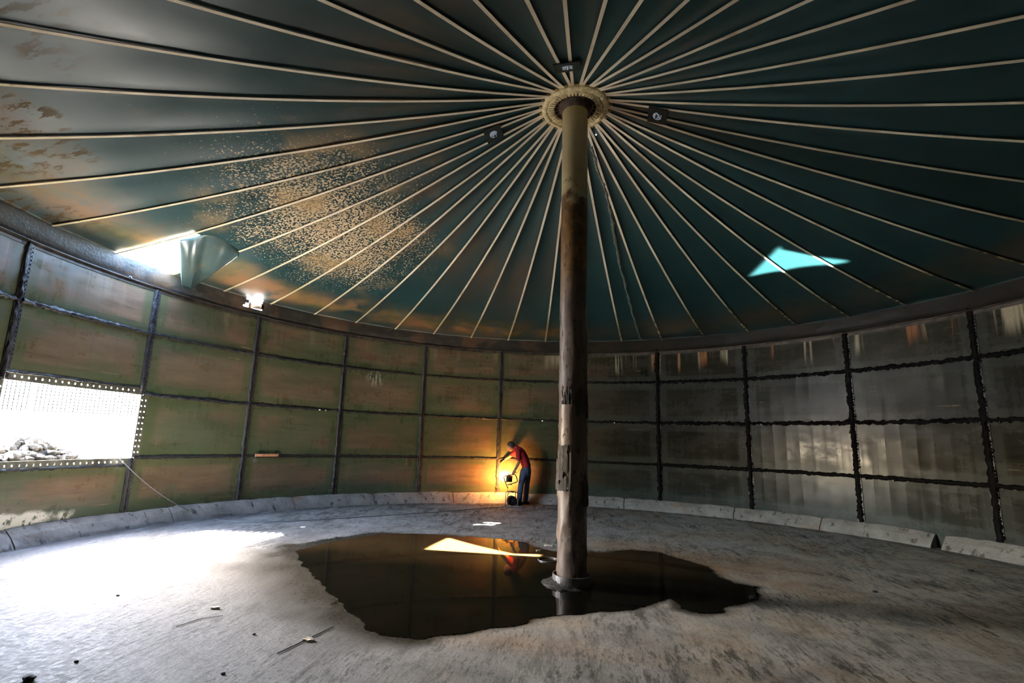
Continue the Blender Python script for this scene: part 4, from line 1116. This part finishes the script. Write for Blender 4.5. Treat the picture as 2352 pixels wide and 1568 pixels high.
# ------------------------------------------------------------------ small things on the floor
hp = on_floor(1259, 1287)
b = bmesh.new(); prof = [(.140, .004), (.150, .004), (.150, .016), (.147, .018), (.143, .018), (.140, .016)]; rings = []
for r_, z_ in prof: rings.append([b.verts.new((hp.x+r_*math.cos(2*PI*k/40), hp.y+r_*math.sin(2*PI*k/40), z_+.002)) for k in range(40)])
for i in range(6):
    A, B = rings[i], rings[(i+1) % 6]
    for k in range(40): b.faces.new((A[k], A[(k+1) % 40], B[(k+1) % 40], B[k]))
bmesh.ops.recalc_face_normals(b, faces=b.faces)
o = from_bm('steel_hoop', b, M_hoop, smooth=False); props(o, 'thin steel hoop lying in the pool left of the pillar', 'hoop')
def flake(px, py, L, Wd, rot, lab, mat=M_white, name='paint_flake', cat='flake'):
    c = on_floor(px, py); b = bmesh.new(); n_ = 12; rnd = random.Random(px)
    tp_ = []; bt = []
    for k in range(n_):
        a = 2*PI*k/n_; r_ = rnd.uniform(.75, 1.15); x_, y_ = L*r_*math.cos(a), Wd*r_*math.sin(a)
        X, Y = x_*math.cos(rot)-y_*math.sin(rot), x_*math.sin(rot)+y_*math.cos(rot)
        tp_.append(b.verts.new((c.x+X*.92, c.y+Y*.92, c.z+.012+.012*rnd.random()))); bt.append(b.verts.new((c.x+X, c.y+Y, c.z+.001)))
    cc = b.verts.new((c.x, c.y, c.z+.02))
    for k in range(n_):
        b.faces.new((tp_[k], tp_[(k+1) % n_], cc)); b.faces.new((bt[k], bt[(k+1) % n_], tp_[(k+1) % n_], tp_[k]))
    o = from_bm(name, b, mat); props(o, lab, cat)
    return o
flake(709, 1471, .052, .030, .1, 'pale flat flake beside the long rod in the foreground')
flake(494, 1398, .045, .022, .2, 'small pale flake on the bright floor left of the pool')
flake(1238, 1265, .05, .02, .5, 'pale sliver at the pool edge behind the steel hoop')
flake(1262, 1254, .10, .03, .1, 'larger pale scrap at the pool edge touching the pillar outline')
flake(697, 1211, .06, .03, 0, 'pale scrap on the far floor between cable and pool')
def rod(p0, p1, r_, lab, mid=None):
    a, c = on_floor(*p0), on_floor(*p1); a.z += r_+.002; c.z += r_+.002; b = bmesh.new()
    pts = [a, c] if mid is None else smoothpath([a, on_floor(*mid)+Vector((0, 0, r_+.004)), c], 6)
    add_tube(b, pts, r_, 6); o = from_bm('thin_rod', b, M_rod); props(o, lab, 'rod')
rod((637, 1502), (766, 1440), .004, 'long thin dark rod lying in the damp foreground')
rod((760, 1390), (775, 1381), .005, 'short dark rod end at the left shore of the pool')
rod((405, 1440), (512, 1414), .0025, 'thin bent wire on the bright floor left of the pool', (455, 1424))
def stone(px, py, r_, lab, group=None):
    c = on_floor(px, py); b = bmesh.new(); bmesh.ops.create_icosphere(b, subdivisions=2, radius=1)
    for v in b.verts:
        v.co = v.co*(1+.35*mnoise.noise(v.co*1.6+Vector((px, py, 0)))); v.co = Vector((v.co.x*r_*1.3, v.co.y*r_, v.co.z*r_*.6))
        v.co += Vector((c.x, c.y, c.z+r_*.42))
    o = from_bm('sludge_lump', b, M_stone, smooth=False); props(o, lab, 'lump', group)
stone(66, 1562, .032, 'dark lump of sludge at the bottom left corner of the floor')
stone(1731, 1375, .040, 'dark lump at the right tip of the pool')
for px, py, r_, lab in ((175, 1520, .013, 'small dark crumb near the bottom left corner of the floor'), (270, 1368, .014, 'small dark crumb just below the sunlit patch'), (512, 1548, .014, 'small dark crumb at the lower edge left of the long rod'),
                        (583, 1457, .012, 'small dark crumb between the bent wire and the long rod'), (772, 1235, .018, 'dark crumb beside the far left end of the pool'), (2230, 1312, .03, 'dark crumb on the shadowed floor under the broken kerb at right'), (2010, 1360, .022, 'dark crumb on the floor right of the pool tip')):
    stone(px, py, r_, lab)

# ------------------------------------------------------------------ outside the doorway
M_ground = simple('outdoor_gravel', (0.45, 0.42, 0.37), 0.9, nscale=2, namp=.2)
M_rubble = simple('rubble', (0.030, 0.025, 0.021), 0.95, nscale=3, namp=.8, spec=.05)
M_mesh = simple('fence_wire', (0.004, 0.004, 0.0045), 0.9, spec=.05)
M_post = simple('fence_post', (0.6, 0.6, 0.62), 0.5)
M_bank = simple('pale_rendered_wall', (0.75, 0.70, 0.66), 0.9, nscale=1, namp=.1)
b = bmesh.new(); n_ = 48
ri_, ro_ = R+.30, 70
A = [b.verts.new(pol(2*PI*k/n_, ri_, .02)) for k in range(n_)]; B = [b.verts.new(pol(2*PI*k/n_, ro_, .02)) for k in range(n_)]
for k in range(n_): b.faces.new((A[k], B[k], B[(k+1) % n_], A[(k+1) % n_]))
bmesh.ops.recalc_face_normals(b, faces=b.faces)
if b.faces[:][0].normal.z < 0: bmesh.ops.reverse_faces(b, faces=b.faces)
o = from_bm('ground', b, M_ground); props(o, 'sunlit pale yard outside the tank', kind='structure')
def out(px, py, dist):
    d = ray(px, py); return CAM + d*(dist/math.hypot(d.x, d.y))
DF = 21.0
f0, f1 = out(-60, 925, DF), out(330, 962, DF); fd = (f1-f0); fd.z = 0; fd.normalize(); ft_ = Vector((-fd.y, fd.x, 0))
zb = .5*(out(60, 928, DF).z+out(240, 955, DF).z)-.1; zt_ = zb+1.25
ret = bmesh.new(); f0m = Vector((f0.x, f0.y, 0))-fd*6; wlen = (f1-f0).length+14
add_box(ret, f0m+fd*wlen/2+ft_*.2+Vector((0, 0, zb/2)), wlen, .4, zb, Matrix((fd, ft_, Vector((0, 0, 1)))).transposed())
o = from_bm('retaining_wall', ret, M_bank); props(o, 'pale sunlit wall below the wire fence seen through the doorway', 'wall')
fe = empty('wire_fence', f0m+Vector((0, 0, zb))); props(fe, 'wire mesh fence with pale posts far outside the doorway', 'fence')
for x_ in np.arange(1.0, wlen, 1.55):
    b = bmesh.new(); add_box(b, f0m+fd*x_+Vector((0, 0, zb+.65)), .06, .06, 1.3, Matrix((fd, ft_, Vector((0, 0, 1)))).transposed(), .005); from_bm('fence_post', b, M_post, fe)
b = bmesh.new(); Rf = Matrix((fd, ft_, Vector((0, 0, 1)))).transposed()
for z_ in np.arange(.05, 1.25, .10): add_box(b, f0m+fd*wlen/2+Vector((0, 0, zb+z_)), wlen, .022, .022, Rf)
for x_ in np.arange(.5, wlen, .10): add_box(b, f0m+fd*x_+Vector((0, 0, zb+.63)), .022, .022, 1.2, Rf)
o = from_bm('wire_mesh', b, M_mesh, fe); o['kind'] = 'stuff'
hc = out(62, 1030, 13.0); hc.z = .02; hh = out(62, 1002, 13.0).z
b = bmesh.new(); rnd = random.Random(3)
for k in range(1500):
    u = rnd.random()**.6; a = rnd.uniform(0, 2*PI); rr = 2.1*u; z = max(.05, hh*(1-u**1.25)-.06); s_ = rnd.uniform(.03, .10)
    r0 = bmesh.ops.create_icosphere(b, subdivisions=1, radius=s_, matrix=Matrix.Translation(hc+Vector((rr*math.cos(a), rr*math.sin(a), z))) @ Matrix.Rotation(rnd.random()*6, 4, 'X') @ Matrix.Diagonal((1.3, 1, .7, 1)))
    for v in r0['verts']: v.co += Vector((rnd.uniform(-1, 1), rnd.uniform(-1, 1), rnd.uniform(-1, 1)))*s_*.22
bmesh.ops.create_cone(b, cap_ends=True, segments=24, radius1=2.1, radius2=.1, depth=hh*.95, matrix=Matrix.Translation(hc+Vector((0, 0, hh*.47))))
o = from_bm('rubble_pile', b, M_rubble); props(o, 'heap of broken rubble in the sun just outside the doorway', 'rubble', kind='stuff')
